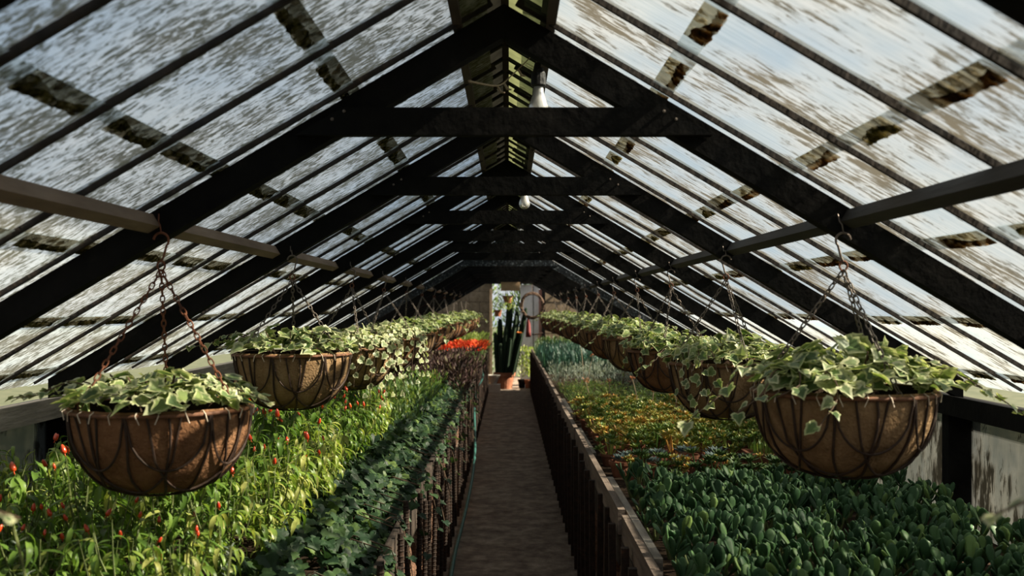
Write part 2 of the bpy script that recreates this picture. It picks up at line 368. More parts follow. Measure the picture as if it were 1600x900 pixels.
# ------------------------------------------------------------------ mesh helpers
class MB:
    """collects geometry; build() links it as one mesh object"""

    def __init__(s):
        s.v = []; s.f = []; s.mi = []; s.edge = []; s.tint = []

    def add(s, verts, faces, mi=0, edge=None, tint=0.0):
        o = len(s.v)
        s.v.extend(tuple(p) for p in verts)
        s.f.extend(tuple(i + o for i in f) for f in faces)
        s.mi.extend([mi] * len(faces))
        s.edge.extend(edge if edge is not None else [0.0] * len(verts))
        s.tint.extend([tint] * len(verts))
        return s

    def box(s, x0, x1, y0, y1, z0, z1, mi=0):
        return s.add([(x0, y0, z0), (x1, y0, z0), (x1, y1, z0), (x0, y1, z0), (x0, y0, z1), (x1, y0, z1), (x1, y1, z1), (x0, y1, z1)],
                     [(0, 3, 2, 1), (4, 5, 6, 7), (0, 1, 5, 4), (1, 2, 6, 5), (2, 3, 7, 6), (3, 0, 4, 7)], mi)

    def prism(s, poly, y0, y1):
        """poly: list of (x, z) corners, extruded along y"""
        k = len(poly)
        v = [(x, y0, z) for x, z in poly] + [(x, y1, z) for x, z in poly]
        f = [tuple(range(k)), tuple(range(2 * k - 1, k - 1, -1))]
        f += [(i, i + k, (i + 1) % k + k, (i + 1) % k) for i in range(k)]
        return s.add(v, f)

    def tube(s, pts, r, seg=6, closed=False, cap=True):
        pts = [Vector(p) for p in pts]
        m = len(pts)
        rs = r if isinstance(r, (list, tuple)) else [r] * m
        v = []
        prev = None
        for i, p in enumerate(pts):
            a = pts[(i - 1) % m] if (closed or i > 0) else p
            b = pts[(i + 1) % m] if (closed or i < m - 1) else p
            t = (b - a)
            if t.length < 1e-9:
                t = Vector((0, 0, 1))
            t.normalize()
            if prev is None:
                u = t.orthogonal().normalized()
            else:
                u = prev - t * prev.dot(t)
                u = u.normalized() if u.length > 1e-6 else t.orthogonal().normalized()
            prev = u
            w = t.cross(u)
            for k in range(seg):
                an = 2 * PI * k / seg
                v.append(p + (u * math.cos(an) + w * math.sin(an)) * rs[i])
        f = []
        for i in range(m if closed else m - 1):
            j = (i + 1) % m
            for k in range(seg):
                f.append((i * seg + k, i * seg + (k + 1) % seg, j * seg + (k + 1) % seg, j * seg + k))
        if cap and not closed:
            f.append(tuple(range(seg - 1, -1, -1)))
            f.append(tuple((m - 1) * seg + k for k in range(seg)))
        return s.add(v, f)

    def lathe(s, prof, seg=20, c=(0, 0, 0), mi=0):
        """prof: list of (r, z)"""
        v, f = [], []
        for r, z in prof:
            for k in range(seg):
                a = 2 * PI * k / seg
                v.append((c[0] + r * math.cos(a), c[1] + r * math.sin(a), c[2] + z))
        for i in range(len(prof) - 1):
            for k in range(seg):
                f.append((i * seg + k, i * seg + (k + 1) % seg, (i + 1) * seg + (k + 1) % seg, (i + 1) * seg + k))
        return s.add(v, f, mi)

    def put(s, other, M, tint=None):
        """append another MB transformed by M"""
        o = len(s.v)
        s.v.extend(tuple(M @ Vector(p)) for p in other.v)
        s.f.extend(tuple(i + o for i in f) for f in other.f)
        s.mi.extend(other.mi); s.edge.extend(other.edge)
        s.tint.extend(other.tint if tint is None else [tint] * len(other.v))
        return s

    def mesh(s, name, mats, smooth=False, attrs=False):
        me = bpy.data.meshes.new(name)
        me.from_pydata([tuple(p) for p in s.v], [], s.f)
        for m in (mats if isinstance(mats, (list, tuple)) else [mats]):
            me.materials.append(MATS[m])
        if any(s.mi):
            me.polygons.foreach_set('material_index', s.mi)
        if smooth:
            me.polygons.foreach_set('use_smooth', [True] * len(me.polygons))
        if attrs:
            me.attributes.new('edge', 'FLOAT', 'POINT').data.foreach_set('value', s.edge)
            me.attributes.new('tint', 'FLOAT', 'POINT').data.foreach_set('value', s.tint)
        me.update()
        return me


def link(name, me, parent=None, M=None):
    o = bpy.data.objects.new(name, me)
    COL.objects.link(o)
    if parent is not None:
        o.parent = parent
    if M is not None:
        o.matrix_local = M
    return o


def tag(o, label=None, cat=None, group=None, kind=None):
    if label: o['label'] = label
    if cat: o['category'] = cat
    if group: o['group'] = group
    if kind: o['kind'] = kind
    return o


def empty(name, loc=(0, 0, 0), rz=0.0, sc=1.0):
    o = bpy.data.objects.new(name, None)
    COL.objects.link(o)
    o.location = loc
    o.rotation_euler = (0, 0, rz)
    o.scale = (sc, sc, sc)
    o.empty_display_size = 0.05
    return o


def T(x, y, z): return Matrix.Translation((x, y, z))
def RX(a): return Matrix.Rotation(a, 4, 'X')
def RY(a): return Matrix.Rotation(a, 4, 'Y')
def RZ(a): return Matrix.Rotation(a, 4, 'Z')
def S(a, b=None, c=None):
    return Matrix.Diagonal((a, b if b is not None else a, c if c is not None else a, 1))


def frame(pos, axis, normal, size):
    """leaf matrix: +Y along axis, +Z near normal"""
    y = Vector(axis).normalized()
    x = y.cross(Vector(normal))
    if x.length < 1e-5:
        x = y.orthogonal()
    x.normalize()
    z = x.cross(y)
    R = Matrix((x, y, z)).transposed().to_4x4()
    return T(*pos) @ R @ S(size)


def nth(i):
    return ORD[i] if i < len(ORD) else '%d%s' % (i + 1, {1: 'st', 2: 'nd', 3: 'rd'}.get((i + 1) % 10, 'th'))


ORD = ['first', 'second', 'third', 'fourth', 'fifth', 'sixth', 'seventh', 'eighth', 'ninth', 'tenth', 'eleventh', 'twelfth', 'thirteenth', 'fourteenth']

# ------------------------------------------------------------------ layout numbers
APEX_X, APEX_Z, SL = -0.012, 2.27, 0.592
ALPHA = math.atan(SL)
CA, SA = math.cos(ALPHA), math.sin(ALPHA)
HALF = 1.77
TRUSS_Y = [1.13] + [2.55 + 1.326 * k for k in range(13)]
BACK_Y = 19.0
GLASS_END = 10.62
FRONT_Y = -2.9


def roof_z(x): return APEX_Z - SL * abs(x - APEX_X)


# ------------------------------------------------------------------ setting: floor, ground, walls
fl = MB().box(-1.85, 1.85, FRONT_Y, 21.5, -0.1, 0.0)
tag(link('floor', fl.mesh('floor', 'earth')), 'brown trodden earth floor of the greenhouse path', kind='structure')
gd = MB()
gd.box(-60, -1.86, -40, 80, -0.3, -0.06); gd.box(1.86, 60, -40, 80, -0.3, -0.06)
gd.box(-1.86, 1.86, 21.5, 80, -0.3, -0.06); gd.box(-1.86, 1.86, -40, FRONT_Y - 0.1, -0.3, -0.06)
tag(link('ground_outside', gd.mesh('ground_outside', 'outside_ground')), 'grassy ground outside the greenhouse', kind='structure')

for s, side in ((-1, 'left'), (1, 'right')):
    w = MB().box(min(s * 1.72, s * 1.84), max(s * 1.72, s * 1.84), FRONT_Y, BACK_Y, 0, 0.60)
    wall = tag(link('wall_' + side, w.mesh('wall_base', 'black_paint')), 'dark low side wall with grimy glass panes on the ' + side, kind='structure')
    ep = MB().prism([(s * 1.69, 1.085), (s * 1.87, 1.075), (s * 1.87, 1.135), (s * 1.69, 1.16)], FRONT_Y, BACK_Y)
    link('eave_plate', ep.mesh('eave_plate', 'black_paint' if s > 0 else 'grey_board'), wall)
    post = MB().box(-0.062, 0.062, -0.03, 0.03, 0.60, 1.10).mesh('wall_post', 'black_paint')
    for y in [-1.5, -0.2] + TRUSS_Y:
        link('post', post, wall, T(s * 1.77, y + 0.02, 0))
    pane = MB().box(-0.003, 0.003, -0.31, 0.31, 0.60, 1.09).mesh('wall_pane', 'wall_glass')
    yy = [-1.5, -0.2] + TRUSS_Y
    for a, b in zip(yy[:-1], yy[1:]):
        for t in (0.25, 0.75):
            link('pane', pane, wall, T(s * 1.80, a + (b - a) * t + 0.02, 0) @ S(1, (b - a) / 1.326 * 1.0, 1))

# added unseen gable behind the camera: timber frame, glazed to let light in
wf = empty('wall_front', (0, FRONT_Y, 0))
tag(wf, 'added timber end wall behind the viewer, glazed to let light in', kind='structure')
link('wall_base', MB().box(-1.8, -0.5, -0.1, 0, 0, 0.6).mesh('wall_base', 'mortar'), wf)
link('wall_base', MB().box(0.5, 1.8, -0.1, 0, 0, 0.6).mesh('wall_base', 'mortar'), wf)
for x in (-1.77, -1.2, -0.5, 0.5, 1.2, 1.77):
    link('post', MB().box(x - 0.03, x + 0.03, -0.08, 0, 0 if abs(x) < 1 else 0.6, roof_z(x) - 0.1).mesh('front_post', 'black_paint'), wf)
for x0, x1, z0 in ((-1.74, -1.23, 0.6), (-1.17, -0.53, 0.6), (-0.47, 0.47, 0.02), (0.53, 1.17, 0.6), (1.23, 1.74, 0.6)):
    link('pane', MB().prism([(x0, z0), (x1, z0), (x1, roof_z(x1) - 0.06), (x0, roof_z(x0) - 0.06)], -0.045, -0.040).mesh('front_pane', 'clear_glass'), wf)

# back wall of blocks with a doorway
wb = empty('wall_back', (0, BACK_Y, 0))
tag(wb, 'end wall of tan concrete blocks around the doorway', kind='structure')
DX0, DX1, DZ = -0.33, 0.66, 1.96
mo = MB()
mo.box(-1.8, DX0, 0.03, 0.16, 0, 1.7); mo.box(DX1, 1.8, 0.03, 0.16, 0, 1.7); mo.prism([(-1.8, 1.15), (-1.8, 1.7), (-1.0, 1.9), (DX0, 2.0), (DX0, 1.6), (-1.0, 1.15)], 0.03, 0.16)
mo.prism([(-0.5, DZ), (0.8, DZ), (0.3, 2.3), (-0.2, 2.3)], 0.03, 0.16)
link('mortar', mo.mesh('mortar', 'mortar'), wb)
blk = MB().box(-0.196, 0.196, 0, 0.15, 0.004, 0.196).mesh('block', 'block_stone')
half = MB().box(-0.096, 0.096, 0, 0.15, 0.004, 0.196).mesh('half_block', 'block_stone')
for r in range(10):
    z = r * 0.2
    for sgn, x0 in ((-1, DX0 - 0.03), (1, DX1 + 0.03)):
        x = x0
        if r % 2:
            link('block', half, wb, T(x + sgn * 0.1, 0, z)); x += sgn * 0.2
        while abs(x) < 1.75:
            if z < roof_z(x + sgn * 0.2) - 0.0:
                link('block', blk, wb, T(x + sgn * 0.2, rng.uniform(-0.004, 0.004), z))
            x += sgn * 0.4
dj = MB().box(-0.025, 0.025, -0.03, 0.18, 0, DZ)
link('door_jamb', dj.mesh('door_jamb', 'block_stone'), wb, T(DX0 - 0.012, 0, 0))
link('door_jamb', MB().box(-0.03, 0.03, -0.03, 0.18, 0, DZ).mesh('door_jamb_dark', 'black_paint'), wb, T(DX1 + 0.0, 0, 0))

# the door itself, white and pink, standing half open
dr = MB().box(0.22, 0.52, 0.02, 0.06, 0.03, 1.93)
door = tag(link('door_1', dr.mesh('door_panel', 'white_paint'), None, T(0, BACK_Y + 0.05, 0)), 'white panelled door at the end of the path with a pink edge board', kind='structure')
link('door_edge', MB().box(0.52, 0.575, 0.0, 0.07, 0.03, 1.90).mesh('door_edge', 'white_paint'), door)
link('door_edge', MB().box(0.575, 0.64, -0.02, 0.07, 0.03, 1.84).mesh('door_pink', 'pink_paint'), door)
for x in (0.47,):
    link('door_batten', MB().box(x - 0.006, x + 0.006, 0.008, 0.03, 0.05, 1.9).mesh('door_batten', 'mortar'), door)
link('door_handle', MB().tube([(0.44, -0.04, 0.98), (0.50, -0.05, 0.98), (0.56, -0.05, 0.99), (0.56, 0.02, 0.99)], 0.012).mesh('door_handle', 'rust_iron'), door)

# ------------------------------------------------------------------ setting: glazed roof
bar_me = MB().box(0.03, 2.10, -0.0055, 0.0055, 0.004, 0.022).mesh('glazing_bar', 'bar_wood')


def pane_mesh(mat, L, W=0.31):
    m = MB()
    m.add([(-W / 2, 0, 0), (W / 2, 0, 0), (W / 2, L, 0), (-W / 2, L, 0), (-W / 2, 0, .004), (W / 2, 0, .004), (W / 2, L, .004), (-W / 2, L, .004)],
          [(0, 3, 2, 1)], 0)
    m.f += [(4, 5, 6, 7), (0, 1, 5, 4), (1, 2, 6, 5), (2, 3, 7, 6), (3, 0, 4, 7)]
    m.mi += [1] * 5
    return m.mesh('pane', [mat, 'clear_glass'])


def moss_mesh(seed, mat, frac):
    """ragged crust of moss held in the overlap of two panes"""
    r = random.Random(seed)
    n = 18
    m = MB()
    W = 0.305
    # film of grime between the two lapped panes
    x0 = -W / 2 + r.choice((0.015, 0.03, 0.05, 0.075)); x1 = W / 2 - r.choice((0.01, 0.03, 0.05, 0.07))
    m.box(x0, x1, 0.0, 0.052, -0.0006, 0.0, mi=1)
    v = []
    w0, w1 = r.uniform(0, 6), r.uniform(0, 6)
    for i in range(n + 1):
        t = i / n
        x = x0 + (x1 - x0) * t
        a = 0.034 - 0.026 * frac * (0.5 + 0.5 * math.sin(t * 5 + w0)) + r.uniform(-.003, .003)
        b = 0.052 + r.uniform(-0.001, 0.005)
        for yy, z in ((a, -0.0008), (a * 0.6 + b * 0.4, -0.003 - r.uniform(0, 0.003)), (a * .15 + b * .85, -0.003 - r.uniform(0, .003)), (b, -0.0008)):
            v.append((x, yy, z))
        v.append((x, (a + b) / 2, -0.0004))
    f = []
    for i in range(n):
        p, q = i * 5, i * 5 + 5
        f += [(p + k, p + (k + 1) % 5, q + (k + 1) % 5, q + k) for k in range(5)]
    m.add(v, f)
    return m.mesh('moss', [mat, 'lap_grime'], smooth=True)


bar_ys = []
for a, b in zip(TRUSS_Y[:-1], TRUSS_Y[1:]):
    for k in range(4):
        bar_ys.append(a + (b - a) * k / 4 - 0.05)
for k in range(1, 10):
    bar_ys.append(TRUSS_Y[0] - 0.05 - k * 0.3315)
bar_ys = sorted(bar_ys)
ROWS = [0.045, 0.430, 0.815, 1.205, 1.595, 1.985]
for s, side in ((-1, 'left'), (1, 'right')):
    rf = empty('ceiling_' + side, (APEX_X, 0, APEX_Z))
    tag(rf, 'glazed %s slope of the greenhouse roof with dark glazing bars' % side, kind='structure')
    gm = 'pane_glass_algae' if s < 0 else 'pane_glass_lime'
    p_long = pane_mesh(gm, 0.435); p_low = pane_mesh(gm + '_low', 0.435); p_short = pane_mesh(gm + '_low', 0.145)
    mosses = [moss_mesh(100 + i + (50 if s > 0 else 0), ('moss_olive' if s < 0 else 'moss_rust') if i % 3 else 'moss_olive', 0.3 + 0.22 * (i % 4)) for i in range(8)]
    # slope frame: local x down the slope, y along the house, z outwards
    F = Matrix(((s * CA, 0, s * SA, 0), (0, 1, 0, 0), (-SA, 0, CA, 0), (0, 0, 0, 1)))
    for y in bar_ys:
        link('glazing_bar', bar_me, rf, F @ T(0, y, 0.0))
    for y0, y1 in zip(bar_ys[:-1], bar_ys[1:]):
        yc = (y0 + y1) / 2
        for ri, d in enumerate(ROWS):
            last = ri == len(ROWS) - 1
            if yc > GLASS_END:
                continue
            # pane frame: local x along house, y down slope
            P = F @ T(d + rng.uniform(-.006, .006), yc, 0.013) @ RZ(-PI / 2) @ RX(0.010 if not last else 0.0)
            pane = link('pane', p_short if last else (p_low if ri == 4 else p_long), rf, P @ S((y1 - y0 - 0.016) / 0.31, 1, 1))
            if ri > 0 and -0.2 < yc < GLASS_END:
                pane_m = rng.choice(mosses)
                o = link('moss', pane_m, pane, T(0, 0, -0.001))
    # purlin
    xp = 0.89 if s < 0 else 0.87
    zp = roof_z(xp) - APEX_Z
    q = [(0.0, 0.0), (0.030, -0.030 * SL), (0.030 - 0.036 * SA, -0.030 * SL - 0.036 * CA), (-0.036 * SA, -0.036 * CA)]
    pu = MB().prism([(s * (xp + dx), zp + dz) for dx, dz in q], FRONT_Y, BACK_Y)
    link('purlin', pu.mesh('purlin', 'purlin_lit' if s < 0 else 'purlin_dark'), rf)  # left one carries the lit tone in its colour
    # the far panes, too small and hidden to pick apart
    fp = MB()
    for y0, y1 in zip(bar_ys[:-1], bar_ys[1:]):
        if (y0 + y1) / 2 < GLASS_END: continue
        for ri, d in enumerate(ROWS):
            fp.box(d, min(d + 0.43, 2.12), y0 + 0.008, y1 - 0.008, 0.012 + 0.001 * (ri % 2), 0.0125 + 0.001 * (ri % 2))
    # keep only the under faces of the thin slabs
    fp.f = fp.f[0::6]; fp.mi = [0] * len(fp.f)
    link('far_panes', fp.mesh('far_panes', gm), rf, F)['kind'] = 'stuff'

# gable boards above the end door
gb = empty('trim_1', (0, BACK_Y - 0.12, 0))
tag(gb, 'black boarding over the far doorway', kind='structure')
for k in range(3):
    z0 = DZ - 0.02 + k * 0.11
    hw = max(0.05, (APEX_Z - z0 - 0.02) / SL)
    link('board', MB().box(-hw, hw, -0.012, 0.012, z0, z0 + 0.106).mesh('gable_board', 'dark_cover'), gb)

# ridge box: upstand boards and a little roof of green planks
rc = empty('ceiling_ridge', (APEX_X, 0, APEX_Z))
tag(rc, 'raised ridge box with murky green panes above the trusses', kind='structure')
for s in (-1, 1):
    up = MB().box(s * 0.118 - 0.012, s * 0.118 + 0.012, FRONT_Y, BACK_Y, -0.062, 0.085)
    link('upstand_board', up.mesh('upstand_board', 'ridge_wood'), rc)
    gm_ = 'ridge_glass_green' if s > 0 else 'ridge_glass_brown'
    pk = MB().add([(0, -0.088, 0.165), (0, 0.088, 0.165), (s * 0.15, 0.088, 0.075), (s * 0.15, -0.088, 0.075)], [(0, 1, 2, 3)]).mesh('ridge_pane', gm_)
    bt = MB().prism([(0, 0.153), (s * 0.13, 0.075), (s * 0.13, 0.092), (0, 0.170)], -0.012, 0.012).mesh('ridge_batten', 'dark_cover')
    y = FRONT_Y + 0.1
    while y < BACK_Y:
        link('ridge_pane', pk, rc, T(0, y, 0)); link('ridge_batten', bt, rc, T(0, y + 0.10, 0))
        y += 0.20
link('ridge_board', MB().box(-0.012, 0.012, FRONT_Y, BACK_Y, 0.150, 0.195).mesh('ridge_board', 'ridge_wood'), rc)

# ------------------------------------------------------------------ trusses
RV = 0.084
collar_z0, collar_z1 = 1.931, 2.000
raf = {}
for s in (-1, 1):
    raf[s] = [MB().prism([(0, 0), (s * HALF, -SL * HALF), (s * HALF, -SL * HALF - RV), (0, -RV)], -0.026, 0.026).mesh('rafter', m) for m in ('black_paint', 'dusty_paint')]
xw = (APEX_Z - 0.03 - collar_z1) / SL
xw2 = (APEX_Z - 0.03 - collar_z0) / SL
col_me = [MB().prism([(-xw, collar_z1 - APEX_Z), (xw, collar_z1 - APEX_Z), (xw2, collar_z0 - APEX_Z), (-xw2, collar_z0 - APEX_Z)], -0.034, 0.0).mesh('collar_beam', m) for m in ('black_paint', 'dusty_paint')]
nail_me = MB().lathe([(0.0045, 0), (0.004, 0.003), (0.0, 0.004)], 6).mesh('nail', 'grey_chain')
for i, y in enumerate(TRUSS_Y):
    t = empty('roof_truss', (APEX_X, y, APEX_Z))
    k = 1 if i == 7 else 0
    if i == 0:
        lab = 'black timber roof truss overhead, only its rafter edge shows in the top corner'
    elif i == 7:
        lab = 'dusty grey-speckled roof truss at the end of the glazing, seventh collar beam'
    else:
        lab = 'black timber roof truss whose collar beam is the %s counted from the front' % ORD[i - 1]
    tag(t, lab, 'roof truss', 'black timber roof trusses')
    for s in (-1, 1):
        link('rafter', raf[s][k], t)
    link('collar_beam', col_me[k], t, T(0, -0.0265, 0))
    for s in (-1, 1):
        if 0 < i < 4:
            for q in range(2):
                link('nail', nail_me, t, T(s * (0.40 + 0.03 * q), -0.0605, -0.28 - 0.02 * q) @ RX(PI / 2))

# ------------------------------------------------------------------ lamps under the ridge
sock = MB().lathe([(0.0, 0.0), (0.012, 0.0), (0.016, -0.02), (0.021, -0.03), (0.023, -0.065), (0.019, -0.07), (0, -0.07)], 14).mesh('socket', 'socket_black')
bulb = MB().lathe([(0.014, -0.068), (0.016, -0.085), (0.022, -0.105), (0.030, -0.128), (0.031, -0.142), (0.026, -0.157), (0.014, -0.166), (0.0, -0.169)], 16).mesh('bulb', 'bulb_glass', smooth=True)
for i, y in enumerate((2.95, 5.62, 8.28)):
    l = empty('hanging_bulb', (0.088, y, 2.222))
    tag(l, ['unlit bare bulb in a black socket behind the first collar beam', 'small unlit bulb hanging behind the second collar beam', 'far unlit bulb under the ridge behind the fourth collar beam'][i], 'light bulb', 'bare bulbs under the ridge')
    link('socket', sock, l); link('bulb', bulb, l)
    link('cable', MB().tube([(0, 0, 0), (0.002, 0, 0.03), (-0.012, 0.01, 0.11)], 0.004).mesh('cable', 'socket_black'), l)
td = MB()
pts = [(-0.105 + 0.19 * t + 0.012 * math.sin(t * 7), 2.62 + 0.30 * math.sin(t * 2), 2.095 + 0.165 * t - 0.03 * math.sin(t * PI)) for t in [i / 12 for i in range(13)]]
td.tube(pts, [0.0035 - 0.0002 * i for i in range(13)], 5)
for i in (4, 6, 9):
    p = Vector(pts[i]); td.tube([p, p + Vector((0.01, 0, -0.018)), p + Vector((0.022, 0.0, -0.02))], [0.003, 0.004, 0.002], 5)
tag(link('dry_tendril', td.mesh('dry_tendril', 'dry_tendril')), 'dry pale vine tendril strung across the ridge box', 'tendril')

# ------------------------------------------------------------------ benches
def bench(s):
    b = empty('planting_bench', (s * 0.42, 2.0, 0))
    tag(b, 'timber-edged raised planting bench along the %s of the path' % ('left' if s < 0 else 'right'), 'bench', 'raised planting benches')
    x0, x1 = s * 0.44, s * 1.715
    lo, hi = min(x0, x1) - s * 0.42, max(x0, x1) - s * 0.42
    so = link('soil_bed', MB().box(lo, hi, -1.2, 15.9, 0.60, 0.665).mesh('soil_bed', 'soil'), b)
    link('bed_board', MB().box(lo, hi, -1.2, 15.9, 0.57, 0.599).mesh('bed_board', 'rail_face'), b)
    return b


bench_r = bench(1)
y = 1.35
i = 0
while y < 17.2:                                     # rail planks, end to end, two high
    L = [1.25, 1.05, 1.4, 1.15][i % 4]
    zt = 0.752 + [0.0, -0.012, 0.006, -0.006][i % 4]
    xo = [0.0, 0.006, -0.003, 0.004][i % 4]
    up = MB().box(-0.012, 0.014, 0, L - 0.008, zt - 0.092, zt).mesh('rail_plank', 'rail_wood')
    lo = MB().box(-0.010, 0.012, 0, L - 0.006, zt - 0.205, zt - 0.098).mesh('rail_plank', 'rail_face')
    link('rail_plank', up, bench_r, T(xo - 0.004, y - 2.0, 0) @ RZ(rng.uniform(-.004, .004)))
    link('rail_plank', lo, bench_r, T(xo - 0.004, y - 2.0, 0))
    y += L; i += 1
for y0, y1, z in ((3.0, 4.45, 0.742), (5.3, 6.4, 0.725), (7.2, 8.3, 0.74)):
    link('inner_plank', MB().box(0.018, 0.045, y0 - 2, y1 - 2, 0.62, z).mesh('inner_plank', 'grey_board'), bench_r)
pm = MB().box(-0.013, 0.013, -0.013, 0.013, 0, 0.70).mesh('post', 'rust_iron')
y = 2.2
while y < 17.8:
    link('post', pm, bench_r, T(-0.032, y - 2.0, 0) @ RY(rng.uniform(-.015, .015)) @ RX(rng.uniform(-.02, .02)))
    y += 0.30 + rng.uniform(-.05, .05)

bench_l = bench(-1)
rebar = MB()
rebar.tube([(0, 0, 0), (0, 0, 0.74)], 0.0105, 8)
for k in range(36):
    z = 0.02 + k * 0.02
    rebar.lathe([(0.0105, z - 0.004), (0.0135, z), (0.0105, z + 0.004)], 8)
rebar_me = rebar.mesh('rebar_post', 'rust_iron')
y = 2.05
while y < 17.8:
    link('post', rebar_me, bench_l, T(0.055, y - 2.0, 0) @ RY(rng.uniform(-.03, .03)) @ RX(rng.uniform(-.03, .03)) @ S(1, 1, rng.uniform(0.9, 1.06)))
    y += 0.27 + rng.uniform(-.05, .06)
y = 1.4; i = 0
while y < 17.0:
    L = [1.3, 1.0, 1.45][i % 3]
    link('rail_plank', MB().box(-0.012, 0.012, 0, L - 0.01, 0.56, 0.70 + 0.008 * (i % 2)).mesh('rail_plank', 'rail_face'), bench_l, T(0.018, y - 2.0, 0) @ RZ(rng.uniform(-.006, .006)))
    y += L; i += 1
link('loose_board', MB().box(-0.014, 0.014, 0, 0.62, -0.05, 0.05).mesh('loose_board', 'grey_board'), bench_l, T(0.062, 0.18, 0.60) @ RY(0.25) @ RX(-0.05))
link('loose_board', MB().box(-0.012, 0.012, 0, 0.9, -0.045, 0.045).mesh('loose_board', 'rail_wood'), bench_l, T(0.036, 0.1, 0.665) @ RY(-0.1))


# rubble walls under the benches
def stone_mesh(seed):
    r = random.Random(seed)
    m = MB()
    prof = [(0.0, -0.5), (0.36, -0.42), (0.5, -0.1), (0.47, 0.2), (0.3, 0.45), (0.0, 0.5)]
    m.lathe(prof, 7)
    m.v = [(x * r.uniform(.85, 1.2), y * r.uniform(.85, 1.2), z * r.uniform(.85, 1.15)) for x, y, z in m.v]
    return m.mesh('stone', 'rubble', smooth=False)


stones = [stone_mesh(i) for i in range(6)]
for s in (-1, 1):
    w = empty('rubble_wall', (s * 0.54, 2.0, 0))
    tag(w, 'loose rubble wall under the %s bench behind the posts' % ('left' if s < 0 else 'right'), 'wall', 'rubble walls under the benches')
    n = 0
    y = 2.0
    while y < 6.6:
        for r in range(5):
            if n < 290:
                link('stone', rng.choice(stones), w, T(rng.uniform(-.02, .02), y - 2.0 + rng.uniform(-.04, .04), 0.055 + r * 0.108) @ RZ(rng.uniform(0, 6)) @ RX(rng.uniform(-.5, .5)) @ S(rng.uniform(.11, .14), rng.uniform(.13, .17), rng.uniform(.11, .125)))
                n += 1
        y += 0.125
    link('core', MB().box(0.03 if s > 0 else -0.10, 0.10 if s > 0 else -0.03, -1.0, 15.8, 0, 0.56).mesh('rubble_core', 'rubble'), w)


# ------------------------------------------------------------------ pots
def pot_profile(r, h):
    return [(0.0, 0.0), (r * 0.68, 0.0), (r * 0.90, h * 0.78), (r * 1.0, h * 0.78), (r * 1.03, h), (r * 0.93, h), (r * 0.88, h * 0.80), (0.0, h * 0.80)]


POT = MB().lathe(pot_profile(0.5, 0.95), 18).mesh('pot', 'terracotta')


def under_pot(x, y, z, r, rx, ry, lab):
    o = link('terracotta_pot', POT, None, T(x, y, z) @ RX(rx) @ RY(ry) @ S(2 * r))
    tag(o, lab, 'pot', 'empty pots under the left bench')


under_pot(-0.415, 2.52, 0.02, 0.062, 0.0, 0.0, 'small empty terracotta pot on the ground under the left bench')
under_pot(-0.425, 2.80, 0.02, 0.066, 0.0, 0.0, 'upright terracotta pot under the left bench behind the second post')
under_pot(-0.43, 2.62, 0.30, 0.058, 1.25, 0.2, 'terracotta pot lying on its side in the rubble of the left bench')
under_pot(-0.43, 3.15, 0.34, 0.058, 1.3, -0.3, 'tipped terracotta pot wedged high under the left bench edge')

# hose along the foot of the left bench
hp = []
for i in range(60):
    y = 2.2 + i * 0.235
    t = i / 59
    hp.append((-0.302 - 0.025 * math.sin(y * 1.3) - 0.10 * max(0, (y - 7) / 9) ** 1.0 * (1 if y > 7 else 0), y, 0.013 + (0.55 * max(0, min(1, (y - 6.5) / 4.5)) ** 1.3)))
tag(link('garden_hose', MB().tube(hp, 0.0125, 8).mesh('garden_hose', 'hose_rubber', smooth=True)), 'teal garden hose running along the foot of the left bench', 'hose')

# ------------------------------------------------------------------ leaf shapes
def leaf_ivy(seed=0, fold=0.15, droop=0.2):
    r = random.Random(seed)
    pol = [(0.0, 0.0), (0.22, -0.12), (0.43, -0.05), (0.54, 0.14), (0.46, 0.28), (0.52, 0.47), (0.36, 0.58), (0.22, 0.72), (0.0, 0.92)]
    pts = [(x * r.uniform(.9, 1.1), y * r.uniform(.93, 1.06)) for x, y in pol]
    full = pts + [(-x * r.uniform(.85, 1.1), y * r.uniform(.95, 1.05)) for x, y in reversed(pol[1:-1])]
    cx, cy = 0.0, 0.30
    wob = [r.uniform(-0.05, 0.05) for _ in full]

    def z(x, y): return fold * abs(x) - droop * y * y
    v = [(cx, cy, z(cx, cy))]
    e = [0.0]
    for (x, y) in full:
        xi, yi = cx + (x - cx) * 0.62, cy + (y - cy) * 0.62
        v.append((xi, yi, z(xi, yi))); e.append(0.55)
    for (x, y), w in zip(full, wob):
        v.append((x, y, z(x, y) + w)); e.append(1.0)
    k = len(full)
    f = []
    for i in range(k):
        j = (i + 1) % k
        f.append((0, 1 + i, 1 + j))
        f.append((1 + i, 1 + k + i, 1 + k + j, 1 + j))
    return MB().add(v, f, edge=e)


def leaf_lance(w=0.17, droop=0.35, fold=0.25, n=5, tip=1.0):
    v, f, e = [], [], []
    for i in range(n + 1):
        t = i / n
        hw = w * 2.35 * (t + 0.02) ** 0.75 * (1 - t) ** 1.05
        if i == n: hw = 0.004
        y = math.sin(t * 1.0 * (1 + droop)) / (1 + droop) * 1.05
        zz = -droop * t * t * 0.8
        v += [(-hw, y, zz + fold * hw), (0, y, zz), (hw, y, zz + fold * hw)]; e += [1, 0, 1]
    for i in range(n):
        a, b = i * 3, i * 3 + 3
        f += [(a, a + 1, b + 1, b), (a + 1, a + 2, b + 2, b + 1)]
    return MB().add(v, f, edge=e)


